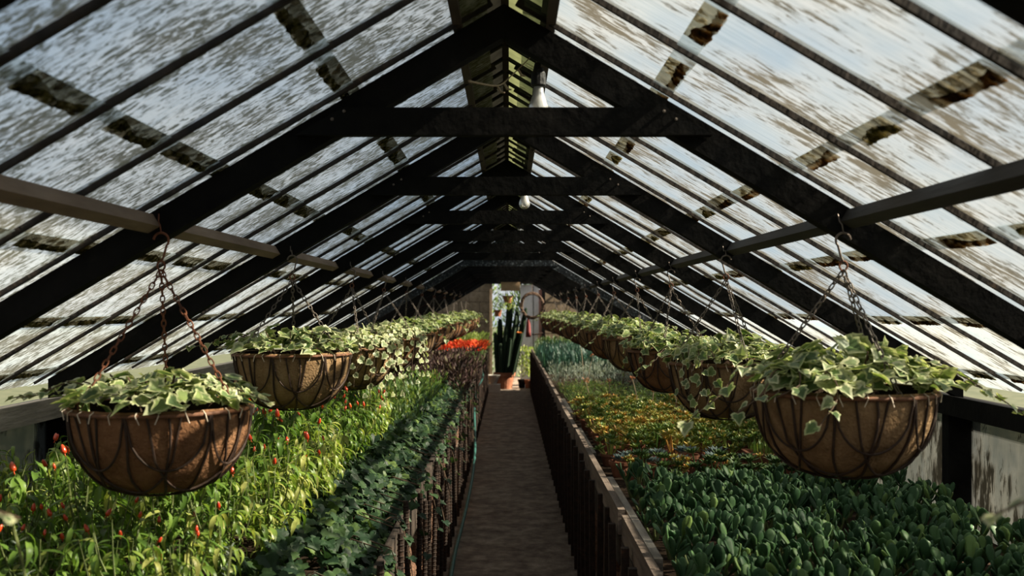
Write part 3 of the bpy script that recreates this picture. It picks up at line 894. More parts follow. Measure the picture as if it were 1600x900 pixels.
def leaf_thick(w=0.26, th=0.07, cup=0.15, n=5):
    """obovate succulent leaf"""
    v, f = [], []
    prof = [(0.0, 0.10), (0.25, 0.42), (0.5, 0.80), (0.75, 1.0), (0.92, 0.72), (1.0, 0.18)]
    for t, p in prof:
        hw, h = w * p, th * (0.6 + 0.4 * p)
        zc = cup * (t * t) 
        for k, (cx, cz) in enumerate(((-1, 0.12), (-0.5, 0.75), (0.5, 0.75), (1, 0.12), (0.5, -0.8), (-0.5, -0.8))):
            v.append((hw * cx, t, zc + h * cz + 0.12 * hw * abs(cx)))
    m = len(prof)
    for i in range(m - 1):
        for k in range(6):
            f.append((i * 6 + k, (i + 1) * 6 + k, (i + 1) * 6 + (k + 1) % 6, i * 6 + (k + 1) % 6))
    f.append(tuple((m - 1) * 6 + k for k in range(5, -1, -1)))
    return MB().add(v, f)


def leaf_fat(w=0.2, th=0.08):
    v = [(0, 0, 0), (-w, 0.55, 0.06), (0, 0.5, th), (w, 0.55, 0.06), (0, 0.5, -th), (0, 1, 0.1)]
    f = [(0, 2, 1), (0, 3, 2), (0, 1, 4), (0, 4, 3), (5, 1, 2), (5, 2, 3), (5, 4, 1), (5, 3, 4)]
    return MB().add(v, f)


IVY = [leaf_ivy(i, fold=0.1 + 0.06 * i, droop=0.08 + 0.09 * i) for i in range(5)]
LANCE = [leaf_lance(0.16, 0.25 + 0.2 * i, 0.35) for i in range(5)]
THICK = [leaf_thick(0.20 + 0.022 * i, 0.06, 0.08 + 0.09 * i) for i in range(4)]
FAT = leaf_fat()

ivy_me = {m: [l.mesh('ivy_leaf', m, smooth=False, attrs=True) for l in IVY] for m in ('ivy_leaf', 'ivy_leaf_pale', 'dark_ivy_leaf')}
lance_me = {m: [l.mesh('chili_leaf', m, smooth=True, attrs=True) for l in LANCE] for m in ('chili_leaf', 'chili_leaf_sunlit')}
jade_me = [l.mesh('jade_leaf', 'jade_leaf', smooth=True, attrs=True) for l in THICK]


def rdir(r, up=0.0, spread=1.0):
    a = r.uniform(0, 2 * PI)
    return Vector((math.cos(a) * spread, math.sin(a) * spread, up))


# ------------------------------------------------------------------ hanging baskets
BR, BD = 0.216, 0.206


def bowl_pt(a, t, k=1.0):
    """t: 0 at the rim, 1 at the foot"""
    ph = t * PI / 2
    r = BR * (math.cos(ph) ** 0.72 if t < 1 else 0.0)
    return Vector((math.cos(a) * r * k, math.sin(a) * r * k, -BD * math.sin(ph) * (1 + (k - 1))))


def liner_mesh(mat, seed):
    r = random.Random(seed)
    m = MB()
    seg, st = 40, 12
    v, f = [], []
    for i in range(st + 1):
        t = i / st
        for k in range(seg):
            a = 2 * PI * k / seg
            p = bowl_pt(a, t)
            bul = 1.0 + 0.018 * math.cos(a * 14) * math.sin(PI * t) + r.uniform(-.004, .004)
            v.append((p.x * bul, p.y * bul, p.z + (0.012 if i == 0 else 0) + r.uniform(-.001, .001)))
    for i in range(st):
        for k in range(seg):
            f.append((i * seg + k, (i + 1) * seg + k, (i + 1) * seg + (k + 1) % seg, i * seg + (k + 1) % seg))
    # inner wall and soil
    o = len(v)
    for rr, z in ((0.965, 0.010), (0.93, -0.03), (0.5, -0.015), (0.0, -0.01)):
        for k in range(seg):
            a = 2 * PI * k / seg
            v.append((BR * rr * math.cos(a), BR * rr * math.sin(a), z))
    for k in range(seg):
        f.append((k, (k + 1) % seg, o + (k + 1) % seg, o + k))
    for i in range(3):
        for k in range(seg):
            f.append((o + i * seg + k, o + i * seg + (k + 1) % seg, o + (i + 1) * seg + (k + 1) % seg, o + (i + 1) * seg + k))
    m.add(v, f)
    for i in range(len(m.mi) - 3 * seg, len(m.mi)):
        m.mi[i] = 1
    return m.mesh('liner', [mat, 'soil'], smooth=True)


def rib_mb():
    return MB().tube([bowl_pt(0.02 * math.sin(i), i / 9 * 0.93, 1.022) for i in range(10)], 0.0034, 5)


def loop_mb(dep, wid):
    pts = []
    for i in range(17):
        u = -1 + 2 * i / 16
        pts.append(bowl_pt(wid * u, dep * math.sqrt(max(0, 1 - u * u)), 1.028))
    return MB().tube(pts, 0.0031, 5)


NM, NL = 14, 7
rib_, loop_a, loop_b = rib_mb(), loop_mb(0.42, 0.44), loop_mb(0.70, 0.62)
foot_ = MB().tube([bowl_pt(2 * PI * i / 28, 0.90, 1.02) for i in range(28)], 0.003, 5, closed=True)
wire_list = [(rib_, 2 * PI * k / NM) for k in range(NM)] + [(loop_a, 2 * PI * k / NL) for k in range(NL)] + [(loop_b, 2 * PI * (k + .45) / NL) for k in range(NL)] + [(foot_, 0.0)]
wire_me = {id(w): w.mesh('wire', 'basket_wire') for w in (rib_, loop_a, loop_b, foot_)}


def wires_mesh():
    m = MB()
    for w, a in wire_list:
        m.put(w, RZ(a))
    return m.mesh('wire_frame', 'basket_wire')


def rim_mesh():
    m = MB()
    pts = [(BR * 1.02 * math.cos(2 * PI * i / 48), BR * 1.02 * math.sin(2 * PI * i / 48), 0.002) for i in range(48)]
    m.tube(pts, 0.006, 6, closed=True)
    return m.mesh('rim', 'rim_wire', smooth=True)


tie_ = MB()
tie_.tube([(BR * 1.0, 0, 0.011), (BR * 1.055, 0, 0.004), (BR * 1.04, 0.008, -0.016)], 0.0016, 4)
tie_me = tie_.mesh('rim_tie', 'tie_plastic')


def chain_mesh(p0, p1, mat, n):
    """open oval links, alternate ones turned a quarter"""
    p0, p1 = Vector(p0), Vector(p1)
    d = (p1 - p0) / n
    L = d.length
    x = d.orthogonal().normalized(); y = d.normalized().cross(x)
    m = MB()
    for i in range(n):
        c = p0 + d * (i + 0.5)
        u = x if i % 2 else y
        pts = []
        for k in range(10):
            a = 2 * PI * k / 10
            pts.append(c + d.normalized() * math.cos(a) * L * 0.64 + u * math.sin(a) * L * 0.30)
        m.tube(pts, L * 0.105, 5, closed=True)
    return m.mesh('chain', mat)


def hook_mesh(z0, z1, mat, turn):
    """wire from the rafter, open S hook and ring"""
    m = MB()
    zr = z0 + 0.012
    R = 0.019
    zc = z0 + 0.076
    pts = [(0.0, 0, zr + 0.010), (0.006 * turn, 0, zr + 0.022)]
    pts += [(turn * R * math.sin(a), 0, zc - R * math.cos(a)) for a in [math.radians(q) for q in range(45, 275, 20)]]
    m.tube(pts, 0.0030, 6)
    m.tube([(0.0, 0, zc + R), (-0.003, 0, zc + R + 0.02), (-0.008, 0.004, z1 - 0.02), (-0.010, 0.012, z1)], 0.0018, 5)
    return m.mesh('hook', mat)


liners = {('coir', 0): liner_mesh('coir', 1), ('coir_red', 0): liner_mesh('coir_red', 2)}
wires, rim_me = wires_mesh(), rim_mesh()
chain_cache = {}
ring_me = MB().tube([(0.010 * math.sin(a), 0, 0.012 + 0.012 * math.cos(a)) for a in [2 * PI * i / 10 for i in range(10)]], 0.0028, 5, closed=True).mesh('ring', 'rust_chain')


def hang_parts(h, top, mat, turn):
    key = (round(h, 2), round(top, 2), mat, turn)
    if key not in chain_cache:
        n = max(12, int(h / 0.0155))
        ch = [chain_mesh((BR * math.cos(a) * 0.99, BR * math.sin(a) * 0.99, 0.0), (0, 0, h), mat, n) for a in (0, 2 * PI / 3, 4 * PI / 3)]
        chain_cache[key] = (ch, hook_mesh(h, top, mat, turn))
    return chain_cache[key]


def make_basket(x, y, z, rot, label, liner='coir', chain='grey_chain', ring_z=1.595, top_z=1.725, turn=1, near=False):
    b = empty('hanging_basket', (x, y, z), rot)
    tag(b, label, 'hanging basket', 'coir-lined baskets hung from the trusses')
    link('liner', liners[(liner, 0)], b)
    link('rim', rim_me, b)
    if near:
        for w, a in wire_list:
            link('wire', wire_me[id(w)], b, RZ(a))
        for k in range(26):
            link('rim_tie', tie_me, b, RZ(2 * PI * (k + rng.uniform(-.25, .25)) / 26) @ S(1, rng.choice((-1, 1, .4)), 1))
    else:
        link('wire_frame', wires, b)['kind'] = 'stuff'
    ch, hk = hang_parts(ring_z - z, top_z - z, chain, turn)
    for c in ch:
        link('chain', c, b)
    hko = link('hook', hk, b, RZ(-rot))
    link('ring', ring_me, hko, T(0, 0, ring_z - z))
    return b


def ivy_layout(r, n, height, size, trails, spread=1.0):
    """list of (matrix, tint, variant) for leaves and stems mesh for one basket of ivy"""
    out, stems = [], MB()
    for i in range(n):
        rad = BR * spread * math.sqrt(r.random()) * 1.06
        a = r.uniform(0, 2 * PI)
        dome = height * (1 - (rad / (BR * 1.15 * spread)) ** 2)
        z = 0.018 + dome * r.uniform(0.15, 1.0) + r.uniform(-0.005, 0.02)
        pos = Vector((rad * math.cos(a), rad * math.sin(a), z))
        out_d = Vector((math.cos(a), math.sin(a), 0))
        ax = (out_d * r.uniform(0.1, 1.0) + rdir(r) * 0.8 + Vector((0, 0, r.uniform(-0.35, 0.35)))).normalized()
        nm = (Vector((0, 0, 1)) + out_d * r.uniform(0, 0.8) + rdir(r) * 0.45)
        out.append((frame(pos, ax, nm, size * r.uniform(0.65, 1.2)), r.random(), r.randrange(5)))
    for (a, L, drop, lift) in trails:
        pts = []
        d = Vector((math.cos(a), math.sin(a), 0))
        side = Vector((-d.y, d.x, 0))
        for k in range(9):
            t = k / 8
            rr = BR * 0.75 + L * (t if drop < 0.6 else min(t, 0.35) * 1.0 + max(0, t - .35) * 0.15)
            zz = 0.05 + lift * math.sin(min(1, t * 1.6) * PI) - drop * L * t * t
            pts.append(d * rr + side * 0.02 * math.sin(t * 6 + a) + Vector((0, 0, zz)))
        stems.tube(pts, [0.0022 - 0.0001 * k for k in range(9)], 5)
        nl = max(4, int(L / 0.026))
        for k in range(nl):
            t = (k + 0.6) / nl
            q = t * 8; i0 = min(7, int(q)); p = pts[i0].lerp(pts[i0 + 1], q - i0)
            sd = side * (1 if k % 2 else -1)
            ax = (sd * 0.8 + (pts[i0 + 1] - pts[i0]).normalized() * 0.6 + Vector((0, 0, r.uniform(-0.4, 0.2))))
            nm = Vector((0, 0, 1)) * (1 if drop < 0.6 else 0.5) + d * (0.3 if drop < 0.6 else 0.9) + rdir(r) * 0.4
            out.append((frame(p + sd * 0.006, ax, nm, size * r.uniform(0.6, 1.0) * (1 - 0.3 * t)), r.random(), r.randrange(5)))
    for k in range(9):       # short stems rising from the soil
        a = r.uniform(0, 2 * PI); rr = r.uniform(0.2, 0.8) * BR
        stems.tube([(rr * .6 * math.cos(a), rr * .6 * math.sin(a), -0.005), (rr * .8 * math.cos(a), rr * .8 * math.sin(a), 0.05), (rr * math.cos(a), rr * math.sin(a), 0.04 + height * .6)], 0.0022, 5)
    return out, stems


def ivy_near(loc, label, seed, n, height, size, trails, mats=('ivy_leaf', 'ivy_leaf_pale')):
    r = random.Random(seed)
    p = empty('ivy_plant', loc)
    tag(p, label, 'ivy', 'variegated ivies in the hanging baskets')
    lv, st = ivy_layout(r, n, height, size, trails)
    link('stems', st.mesh('ivy_stems', 'woody_stem'), p)['kind'] = 'stuff'
    for M, t, k in lv:
        link('leaf', ivy_me[mats[0] if r.random() < 0.6 else mats[1]][k], p, M)
    return p


def ivy_mass(seed, n, height, size, trails, mat):
    r = random.Random(seed)
    lv, st = ivy_layout(r, n, height, size, trails)
    m = MB()
    for M, t, k in lv:
        m.put(IVY[k], M, tint=t)
    return m.mesh('ivy_foliage', mat, attrs=True), st.mesh('ivy_stems', 'woody_stem')


D = math.radians
near_spec = {
    # (side, truss index): x, rim z, rot, liner, chain, ring z, top z, turn, ivy: n, height, size, trails
    (-1, 1): (-0.873, 1.246, D(-15), 'coir_red', 'rust_chain', 1.592, 1.735, 1, 235, 0.070, 0.046, [(D(178), .22, .12, .02), (D(195), .17, .10, .02), (D(-12), .15, .22, .0), (D(-2), .12, .3, 0)]),
    (1, 1): (0.840, 1.287, D(168), 'coir', 'grey_chain', 1.592, 1.735, -1, 240, 0.110, 0.054, [(D(188), .26, .50, .03), (D(212), .22, .42, .02), (D(245), .20, .55, .02), (D(-4), .30, .42, .02), (D(4), .24, .28, .03), (D(225), .15, .3, .02)]),
    (-1, 2): (-0.832, 1.318, D(-20), 'coir', 'grey_chain', 1.604, 1.735, 1, 190, 0.085, 0.048, [(D(180), .24, .10, .03), (D(172), .18, .05, .03), (D(-25), .12, .3, .02)]),
    (1, 2): (0.835, 1.282, D(160), 'coir', 'grey_chain', 1.604, 1.735, -1, 200, 0.095, 0.048, [(D(235), .26, .9, .03), (D(225), .24, .9, .03), (D(245), .22, .9, .03), (D(190), .2, .4, .03), (D(215), .2, .8, .03), (D(0), .2, .3, .02)]),
}
LEFT_MORE = [(3, -0.812, 1.285), (4, -0.812, 1.29), (5, -0.80, 1.285), (6, -0.795, 1.30), (7, -0.785, 1.31), (8, -0.76, 1.31), (9, -0.72, 1.31), (10, -0.70, 1.32), (11, -0.68, 1.32)]
RIGHT_MORE = [(3, 0.840, 1.27), (4, 0.835, 1.29), (5, 0.825, 1.30), (6, 0.82, 1.31), (7, 0.81, 1.315), (8, 0.80, 1.32), (9, 0.78, 1.32), (10, 0.75, 1.32), (11, 0.72, 1.32)]


def row_word(s): return 'left' if s < 0 else 'right'


for (s, i), (x, z, rot, ln, ch, rz, tz, tn, n, h, sz, tr) in near_spec.items():
    y = TRUSS_Y[i] - 0.05
    look = {(-1, 1): 'large reddish coir hanging basket on rusty chains over the chili plants', (1, 1): 'large tan coir hanging basket on grey chains over the jade plants',
            (-1, 2): 'tan coir hanging basket with a sunlit side, second in the left row', (1, 2): 'tan coir hanging basket half hidden by spilling ivy, second in the right row'}[(s, i)]
    make_basket(x, y, z, rot, look, ln, ch, rz, tz, tn, near=True)
    il = {(-1, 1): 'low variegated ivy filling the front basket of the left row', (1, 1): 'tall bushy variegated ivy trailing both ways from the front right basket',
          (-1, 2): 'variegated ivy in the second basket of the left row', (1, 2): 'variegated ivy spilling down the front of the second right basket'}[(s, i)]
    ivy_near((x, y, z), il, 40 + i * 7 + s, n, h, sz, tr)

FAR_TRAILS = [
    [(D(a), L, .95, .03) for a, L in ((-60, .30), (-45, .34), (-30, .30), (-15, .30), (5, .22), (-75, .24), (-100, .16))],
    [(D(a), L, .9, .03) for a, L in ((195, .24), (225, .20), (-40, .14), (0, .2))],
    [(D(a), L, .35, .04) for a, L in ((170, .18), (240, .14), (-60, .14), (10, .16))],
    [(D(a), L, .5, .05) for a, L in ((190, .20), (100, .14), (-20, .2))],
]
masses = [ivy_mass(71, 170, 0.085, 0.050, FAR_TRAILS[0], 'ivy_leaf_pale'), ivy_mass(72, 170, 0.09, 0.050, FAR_TRAILS[1], 'ivy_leaf'), ivy_mass(73, 150, 0.065, 0.052, FAR_TRAILS[2], 'ivy_leaf'), ivy_mass(74, 160, 0.10, 0.052, FAR_TRAILS[3], 'ivy_leaf')]
for s, more in ((-1, LEFT_MORE), (1, RIGHT_MORE)):
    for i, x, z in more:
        y = TRUSS_Y[i] - 0.05
        make_basket(x, y, z, D(rng.choice((-20, 170, 150, 10))), 'coir-lined hanging basket, %s from the front in the %s row' % (ORD[i - 1], row_word(s)), 'coir' if (i + (s > 0)) % 2 else 'coir_red', 'grey_chain', 1.60, 1.735, -s)
        p = empty('ivy_plant', (x, y, z), 0)
        tag(p, 'small-leaved ivy filling the %s basket of the %s row' % (ORD[i - 1], row_word(s)), 'ivy', 'variegated ivies in the hanging baskets')
        ml = masses[{(-1, 3): 0, (-1, 4): 0, (1, 3): 1, (1, 4): 3}.get((s, i), 2 + i % 2)]
        fo = link('foliage', ml[0], p, RZ(rng.uniform(-.25, .25))); fo['kind'] = 'stuff'
        link('stems', ml[1], p)['kind'] = 'stuff'
# baskets beside the viewer whose trailing ivy reaches into the frame
for s in (-1, 1):
    x, y, z = s * 0.86, TRUSS_Y[0] - 0.05, 1.26
    make_basket(x, y, z, D(40), 'hanging basket just out of frame on the %s whose ivy sprig reaches in' % row_word(s), 'coir', 'grey_chain', 1.60, 1.735, -s)
    tr = [(D(170 if s > 0 else 10), .165, .30, 0.0)] if s > 0 else [(D(8), .15, .32, 0.0)]
    ivy_near((x, y, z), 'blurred ivy sprig poking in at the %s edge of the picture' % row_word(s), 90 + s, 40, 0.07, 0.05, tr, ('ivy_leaf_pale', 'ivy_leaf_pale'))

# ------------------------------------------------------------------ chili plants
fruit_me = MB().lathe([(0.0, 0.0), (0.0085, 0.003), (0.0105, 0.012), (0.0085, 0.026), (0.004, 0.036), (0.0, 0.039)], 8)
fruit_me.tube([(0, 0, -0.012), (0, 0, 0.002)], 0.0018, 5)
fruit_me = fruit_me.mesh('chili_fruit', 'chili_skin', smooth=True)


def chili_layout(r, n, H):
    stems = MB(); out = []; tips = []
    nb = 8
    stems.tube([(0, 0, 0), (0.004, 0.002, H * 0.35), (0, 0, H * 0.6)], [0.005, 0.0045, 0.0035], 5)
    for b in range(nb):
        a = 2 * PI * b / nb + r.uniform(-.3, .3)
        base = Vector((0, 0, H * r.uniform(0.25, 0.55)))
        tip = Vector((math.cos(a) * r.uniform(.06, .13), math.sin(a) * r.uniform(.06, .13), H * r.uniform(0.82, 1.02)))
        mid = base.lerp(tip, 0.5) + Vector((math.cos(a), math.sin(a), 0)) * 0.02
        pts = [base, mid, tip]
        stems.tube(pts, [0.003, 0.0025, 0.0015], 4)
        tips.append(tip)
        for k in range(n // nb):
            t = r.uniform(0.05, 1.0)
            p = base.lerp(mid, t * 2) if t < .5 else mid.lerp(tip, t * 2 - 1)
            if r.random() < 0.22:
                p = Vector((p.x, p.y, p.z * r.uniform(0.5, 0.85)))
            an = a + r.uniform(-1.9, 1.9)
            ax = Vector((math.cos(an), math.sin(an), r.uniform(-0.75, 0.25)))
            nm = Vector((math.cos(an) * .35, math.sin(an) * .35, 1)) + rdir(r) * 0.25
            out.append((frame(p, ax, nm, r.uniform(0.045, 0.088)), r.random(), r.randrange(5)))
    return out, stems, tips


chili_far = []
for k in range(5):
    r = random.Random(300 + k)
    lv, st, tips = chili_layout(r, 144, 0.42)
    ma = {}
    for mname in ('chili_leaf', 'chili_leaf_sunlit'):
        mb = MB()
        for M, t, q in lv:
            mb.put(LANCE[q], M, tint=t)
        ma[mname] = mb.mesh('chili_foliage', mname, smooth=True, attrs=True)
    chili_far.append((ma, st.mesh('chili_stems', 'plant_stem'), tips))
stem_near = []
lay_near = []
for k in range(6):
    r = random.Random(400 + k)
    lv, st, tips = chili_layout(r, 136, 0.42)
    stem_near.append(st.mesh('chili_stems', 'plant_stem')); lay_near.append((lv, tips))
CHILI_Y0, CHILI_Y1 = 2.22, 5.6
yy = CHILI_Y0
row = 0
while yy < CHILI_Y1:
    for c in range(6):
        x = -0.74 - c * 0.178 + rng.uniform(-.035, .035) - (0.05 if row % 2 else 0)
        y = yy + rng.uniform(-.04, .04)
        if x < -1.60: continue
        Hs = rng.uniform(0.90, 1.10) * (1.0 if c else 0.92) * (0.80 if y < 2.75 and x < -0.66 else 1.0)
        yel = (c == 0 and rng.random() < 0.5) or rng.random() < 0.06  # mostly path-side plants, where sunlight is painted into the leaves
        p = empty('chili_plant', (x, y, 0.66), rng.uniform(0, 6.28), Hs)
        front = y < 3.45
        kind_ = 'sunlit-tinted' if yel else 'green'
        lab = '%s chili plant, %s from the path in the %s row of the left bed' % (kind_, nth(c), nth(row))
        tag(p, lab, 'chili plant', 'chili plants in the left bed')
        if front:
            k = rng.randrange(6)
            link('stems', stem_near[k], p)['kind'] = 'stuff'
            for M, t, q in lay_near[k][0]:
                link('leaf', lance_me['chili_leaf_sunlit' if (yel and rng.random() < .75) or rng.random() < .07 else 'chili_leaf'][q], p, M)
            tips = lay_near[k][1]
        else:
            k = rng.randrange(5)
            fo = link('foliage', chili_far[k][0]['chili_leaf_sunlit' if yel else 'chili_leaf'], p); fo['kind'] = 'stuff'
            link('stems', chili_far[k][1], p)['kind'] = 'stuff'
            tips = chili_far[k][2]
        for tp in tips:
            if rng.random() < (0.30 if not yel else 0.15):
                link('fruit', fruit_me, p, T(tp.x + rng.uniform(-.01, .01), tp.y + rng.uniform(-.01, .01), tp.z + rng.uniform(0.004, 0.022)) @ RX(rng.uniform(-.5, .5)) @ RY(rng.uniform(-.5, .5)) @ S(rng.uniform(.5, .8)))
    yy += 0.185; row += 1

# silver sprig at the corner of the left bed
def sprig(loc, H, lab, seed, lean):
    r = random.Random(seed)
    m, st = MB(), MB()
    pts = [Vector((lean[0] * t * t, lean[1] * t * t, H * t)) for t in [i / 10 for i in range(11)]]
    st.tube(pts, 0.003, 5)
    blade = leaf_lance(0.06, 0.2, 0.2, n=3)
    for i in range(70):
        t = r.uniform(0.3, 1); q = t * 10; i0 = min(9, int(q)); p = pts[i0].lerp(pts[i0 + 1], q - i0)
        a = r.uniform(0, 6.28)
        m.put(blade, frame(p, (math.cos(a), math.sin(a), 0.5), (0, 0, 1), r.uniform(.02, .032)), tint=r.random())
    e = empty('silver_sprig', loc)
    tag(e, lab, 'herb')
    link('stems', st.mesh('sprig_stem', 'plant_stem'), e)
    fo = link('foliage', m.mesh('sprig_leaves', 'silver_leaf', attrs=True), e); fo['kind'] = 'stuff'


sprig((-0.93, 1.98, 0.66), 0.42, 'silvery needle-leaved sprig at the lower left corner', 5, (-0.06, 0.0))
sprig((-0.60, 2.08, 0.66), 0.34, 'silvery needle-leaved sprig standing before the chili stems', 6, (0.02, 0.0))

# ------------------------------------------------------------------ dark ivy over the left bench edge
def ground_ivy_layout(r, n, L):
    out, st = [], MB()
    for i in range(n):
        u = r.uniform(0, 1)
        x = -0.32 + 0.345 * u                       # towards the path
        y = r.uniform(-L / 2, L / 2)
        z = 0.05 + 0.10 * math.sin(PI * min(1, u * 1.1 + 0.12)) * r.uniform(0.5, 1.15) + r.uniform(-.02, .02)
        if u > 0.90: z -= r.uniform(0.0, 0.06)
        ax = Vector((r.uniform(-.4, 1), r.uniform(-1, .6), r.uniform(-.7, .1)))
        nm = Vector((0.35, -0.25, 1)) + rdir(r) * 0.35
        out.append((frame((x, y, z), ax, nm, r.uniform(0.034, 0.060)), r.random(), r.randrange(5)))
    for k in range(1):                            # a runner hanging into the path
        y0 = r.uniform(-L / 2, L / 2); ll = r.uniform(.05, .14)
        pts = [Vector((0.02 + ll * t, y0 + 0.05 * math.sin(t * 3), 0.08 + 0.03 * math.sin(t * 3) - 0.22 * t * t)) for t in [i / 6 for i in range(7)]]
        st.tube(pts, 0.0018, 5)
        for i in range(1, 7):
            if r.random() < .8:
                out.append((frame(pts[i], (r.uniform(-.3, 1), r.uniform(-1, 1), -0.3), (0.5, -0.3, 1), r.uniform(.028, .045)), r.uniform(.6, 1), r.randrange(5)))
    for k in range(2):
        y0 = r.uniform(-L / 2, L / 2)
        st.tube([(-0.25, y0, 0.0), (-0.1, y0 + .03, 0.09), (0.03, y0 - .02, 0.06)], 0.0025, 5)
    return out, st


g_far = []
for k in range(3):
    r = random.Random(500 + k)
    lv, st = ground_ivy_layout(r, 150, 0.42)
    mb = MB()
    for M, t, q in lv: mb.put(IVY[q], M, tint=t)
    g_far.append((mb.mesh('ground_ivy_foliage', 'dark_ivy_leaf', attrs=True), st.mesh('ground_ivy_stems', 'woody_stem')))
yy = 2.2; n = 0
while yy < 10.0:
    p = empty('trailing_ivy', (-0.40 - (0.085 if yy < 2.75 else rng.uniform(0, 0.05)), yy, 0.665), rng.uniform(-.12, .12))
    near = yy < 4.6
    tag(p, 'dark green trailing ivy on the left bench edge, %s from the front' % nth(n), 'ivy', 'trailing ivies along the left bench edge')
    if near:
        r = random.Random(520 + n)
        lv, st = ground_ivy_layout(r, 125, 0.36)
        link('stems', st.mesh('ground_ivy_stems', 'woody_stem'), p)['kind'] = 'stuff'
        for M, t, q in lv: link('leaf', ivy_me['dark_ivy_leaf'][q], p, M)
        yy += 0.30
    else:
        a, b = g_far[n % 3]
        fo = link('foliage', a, p); fo['kind'] = 'stuff'
        link('stems', b, p)['kind'] = 'stuff'
        yy += 0.38
    n += 1

# ------------------------------------------------------------------ jade plants
jade_lay = []
for k in range(8):
    r = random.Random(600 + k)
    lv, st = [], MB()
    for b in range(3):
        a = 2 * PI * b / 3 + r.uniform(-.4, .4)
        base = Vector((math.cos(a) * 0.012, math.sin(a) * 0.012, 0.0))
        tip = Vector((math.cos(a) * 0.042, math.sin(a) * 0.042, r.uniform(0.07, 0.10)))
        st.tube([base, tip], [0.006, 0.0045], 5)
        for q in range(6):
            an = r.uniform(0, 6.28) if q > 1 else a + q * PI
            el = r.uniform(0.5, 1.9)
            pos = base.lerp(tip, r.uniform(0.55, 1.0))
            lv.append((frame(pos, (math.cos(an), math.sin(an), el), (-math.cos(an) * el, -math.sin(an) * el, 1), r.uniform(0.048, 0.074)), r.randrange(4)))
    jade_lay.append((lv, st.mesh('jade_stems', 'plant_stem')))
yy = 2.28; row = 0
while yy < 4.42:
    for c in range(10):
        x = 0.535 + c * 0.126 + (0.06 if row % 2 else 0) + rng.uniform(-.02, .02)
        if x > 1.70: continue
        y = yy + rng.uniform(-.025, .025)
        p = empty('jade_plant', (x, y, 0.66), rng.uniform(0, 6.28), rng.uniform(0.9, 1.2))
        near = y < 3.4
        tag(p, 'thick-leaved dark green jade plant, %s from the path in the %s row' % (nth(c), nth(row)), 'jade plant', 'jade plants in the right bed')
        lv, st = jade_lay[rng.randrange(8)]
        link('stems', st, p)['kind'] = 'stuff'
        for M, q in lv: link('leaf', jade_me[q], p, M)
    yy += 0.128; row += 1


# ------------------------------------------------------------------ succulents
def rosette_mass(seed, heads, R, leaf_n, leaf_len, rise, spread):
    r = random.Random(seed)
    m = MB()
    for h in range(heads):
        a = 2 * PI * h / heads + r.uniform(-.5, .5)
        rad = R * (0 if heads == 1 else r.uniform(0.3, 1.0))
        c = Vector((rad * math.cos(a), rad * math.sin(a), rise * r.uniform(0.35, 1.1)))
        tilt = Vector((math.cos(a), math.sin(a), 0)) * (0.35 if heads > 1 else 0)
        for i in range(leaf_n):
            an = i * 2.399
            el = 1.6 * (1 - i / leaf_n) ** 1.0 + 0.05 if spread < 1.2 else 0.9 * (1 - i / leaf_n) + 0.15
            s_ = leaf_len * (0.55 + 0.45 * i / leaf_n)
            m.put(FAT, frame(c, Vector((math.cos(an), math.sin(an), el)) + tilt, (-math.cos(an) * .5, -math.sin(an) * .5, 1), s_ * r.uniform(.85, 1.1)), tint=r.uniform(0, .6) + 0.35 * (i / leaf_n))
        if heads > 1:
            m.tube([(c.x * .4, c.y * .4, 0), c], 0.004, 4)
    return m


SED = [rosette_mass(700 + k, 9, 0.085, 13, 0.050, 0.10, 1.0) for k in range(4)]
ROS = [rosette_mass(720 + k, 1, 0, 26, 0.072, 0.03, 1.5) for k in range(2)]
AEO = [rosette_mass(740 + k, 6, 0.075, 16, 0.056, 0.13, 1.4) for k in range(3)]
sed_me = {mn: [m.mesh('sedum_foliage', mn, attrs=True) for m in SED] for mn in ('sedum_green', 'sedum_gold', 'sedum_dark')}
ros_me = {mn: [m.mesh('rosette_foliage', mn, attrs=True) for m in ROS] for mn in ('blue_rosette', 'silver_leaf')}
aeo_me = [m.mesh('aeonium_foliage', 'sedum_dark', attrs=True) for m in AEO]
pot_small = MB().lathe(pot_profile(0.060, 0.075), 14).mesh('pot', 'terracotta')


def potted(name, x, y, z, me, lab, cat, group, sc=1.0, pot=True, zoff=0.06, pm=None):
    p = empty(name, (x, y, z), rng.uniform(0, 6.28), sc)
    tag(p, lab, cat, group)
    if pot: link('pot', pm or pot_small, p)
    fo = link('foliage', me, p, T(0, 0, zoff if pot else 0)); fo['kind'] = 'stuff'
    return p


# dark aeonium rows behind the jade
for i in range(2):
    for c in range(9):
        x = 0.60 + c * 0.128 + rng.uniform(-.02, .02) + 0.05 * i
        if i == 0 and x < 0.85: continue
        potted('aeonium_plant', x, 4.53 + i * 0.14 + rng.uniform(-.02, .02), 0.665, rng.choice(aeo_me), 'dark green rosette succulent, %s from the path in the %s row behind the jade' % (nth(c - (2 if i == 0 else 0)), ('front', 'back')[i]), 'succulent', 'dark rosette succulents behind the jade', rng.uniform(.85, 1.1), pot=False)
# blue rosettes in pots
for i in range(2):
    for c in range(8):
        x = 0.555 + c * 0.15 + (0.05 if i else 0)
        if x > 1.16 and x < 1.5: continue
        potted('blue_echeveria', x, 4.90 + i * 0.17 + rng.uniform(-.02, .02), 0.665, rng.choice(ros_me['blue_rosette']), 'blue-grey potted rosette, %s from the path in the %s of its two rows' % (nth(c), ('front', 'back')[i]), 'succulent', 'potted blue rosettes', rng.uniform(.9, 1.15))
for c in range(4):
    potted('gold_sedum', 0.60 + c * 0.22, 4.78 + rng.uniform(-.02, .02), 0.665, rng.choice(sed_me['sedum_gold']), 'orange-tinged sedum before the blue rosettes, %s from the path' % nth(c), 'succulent', 'orange sedums among the blue rosettes', 0.7)
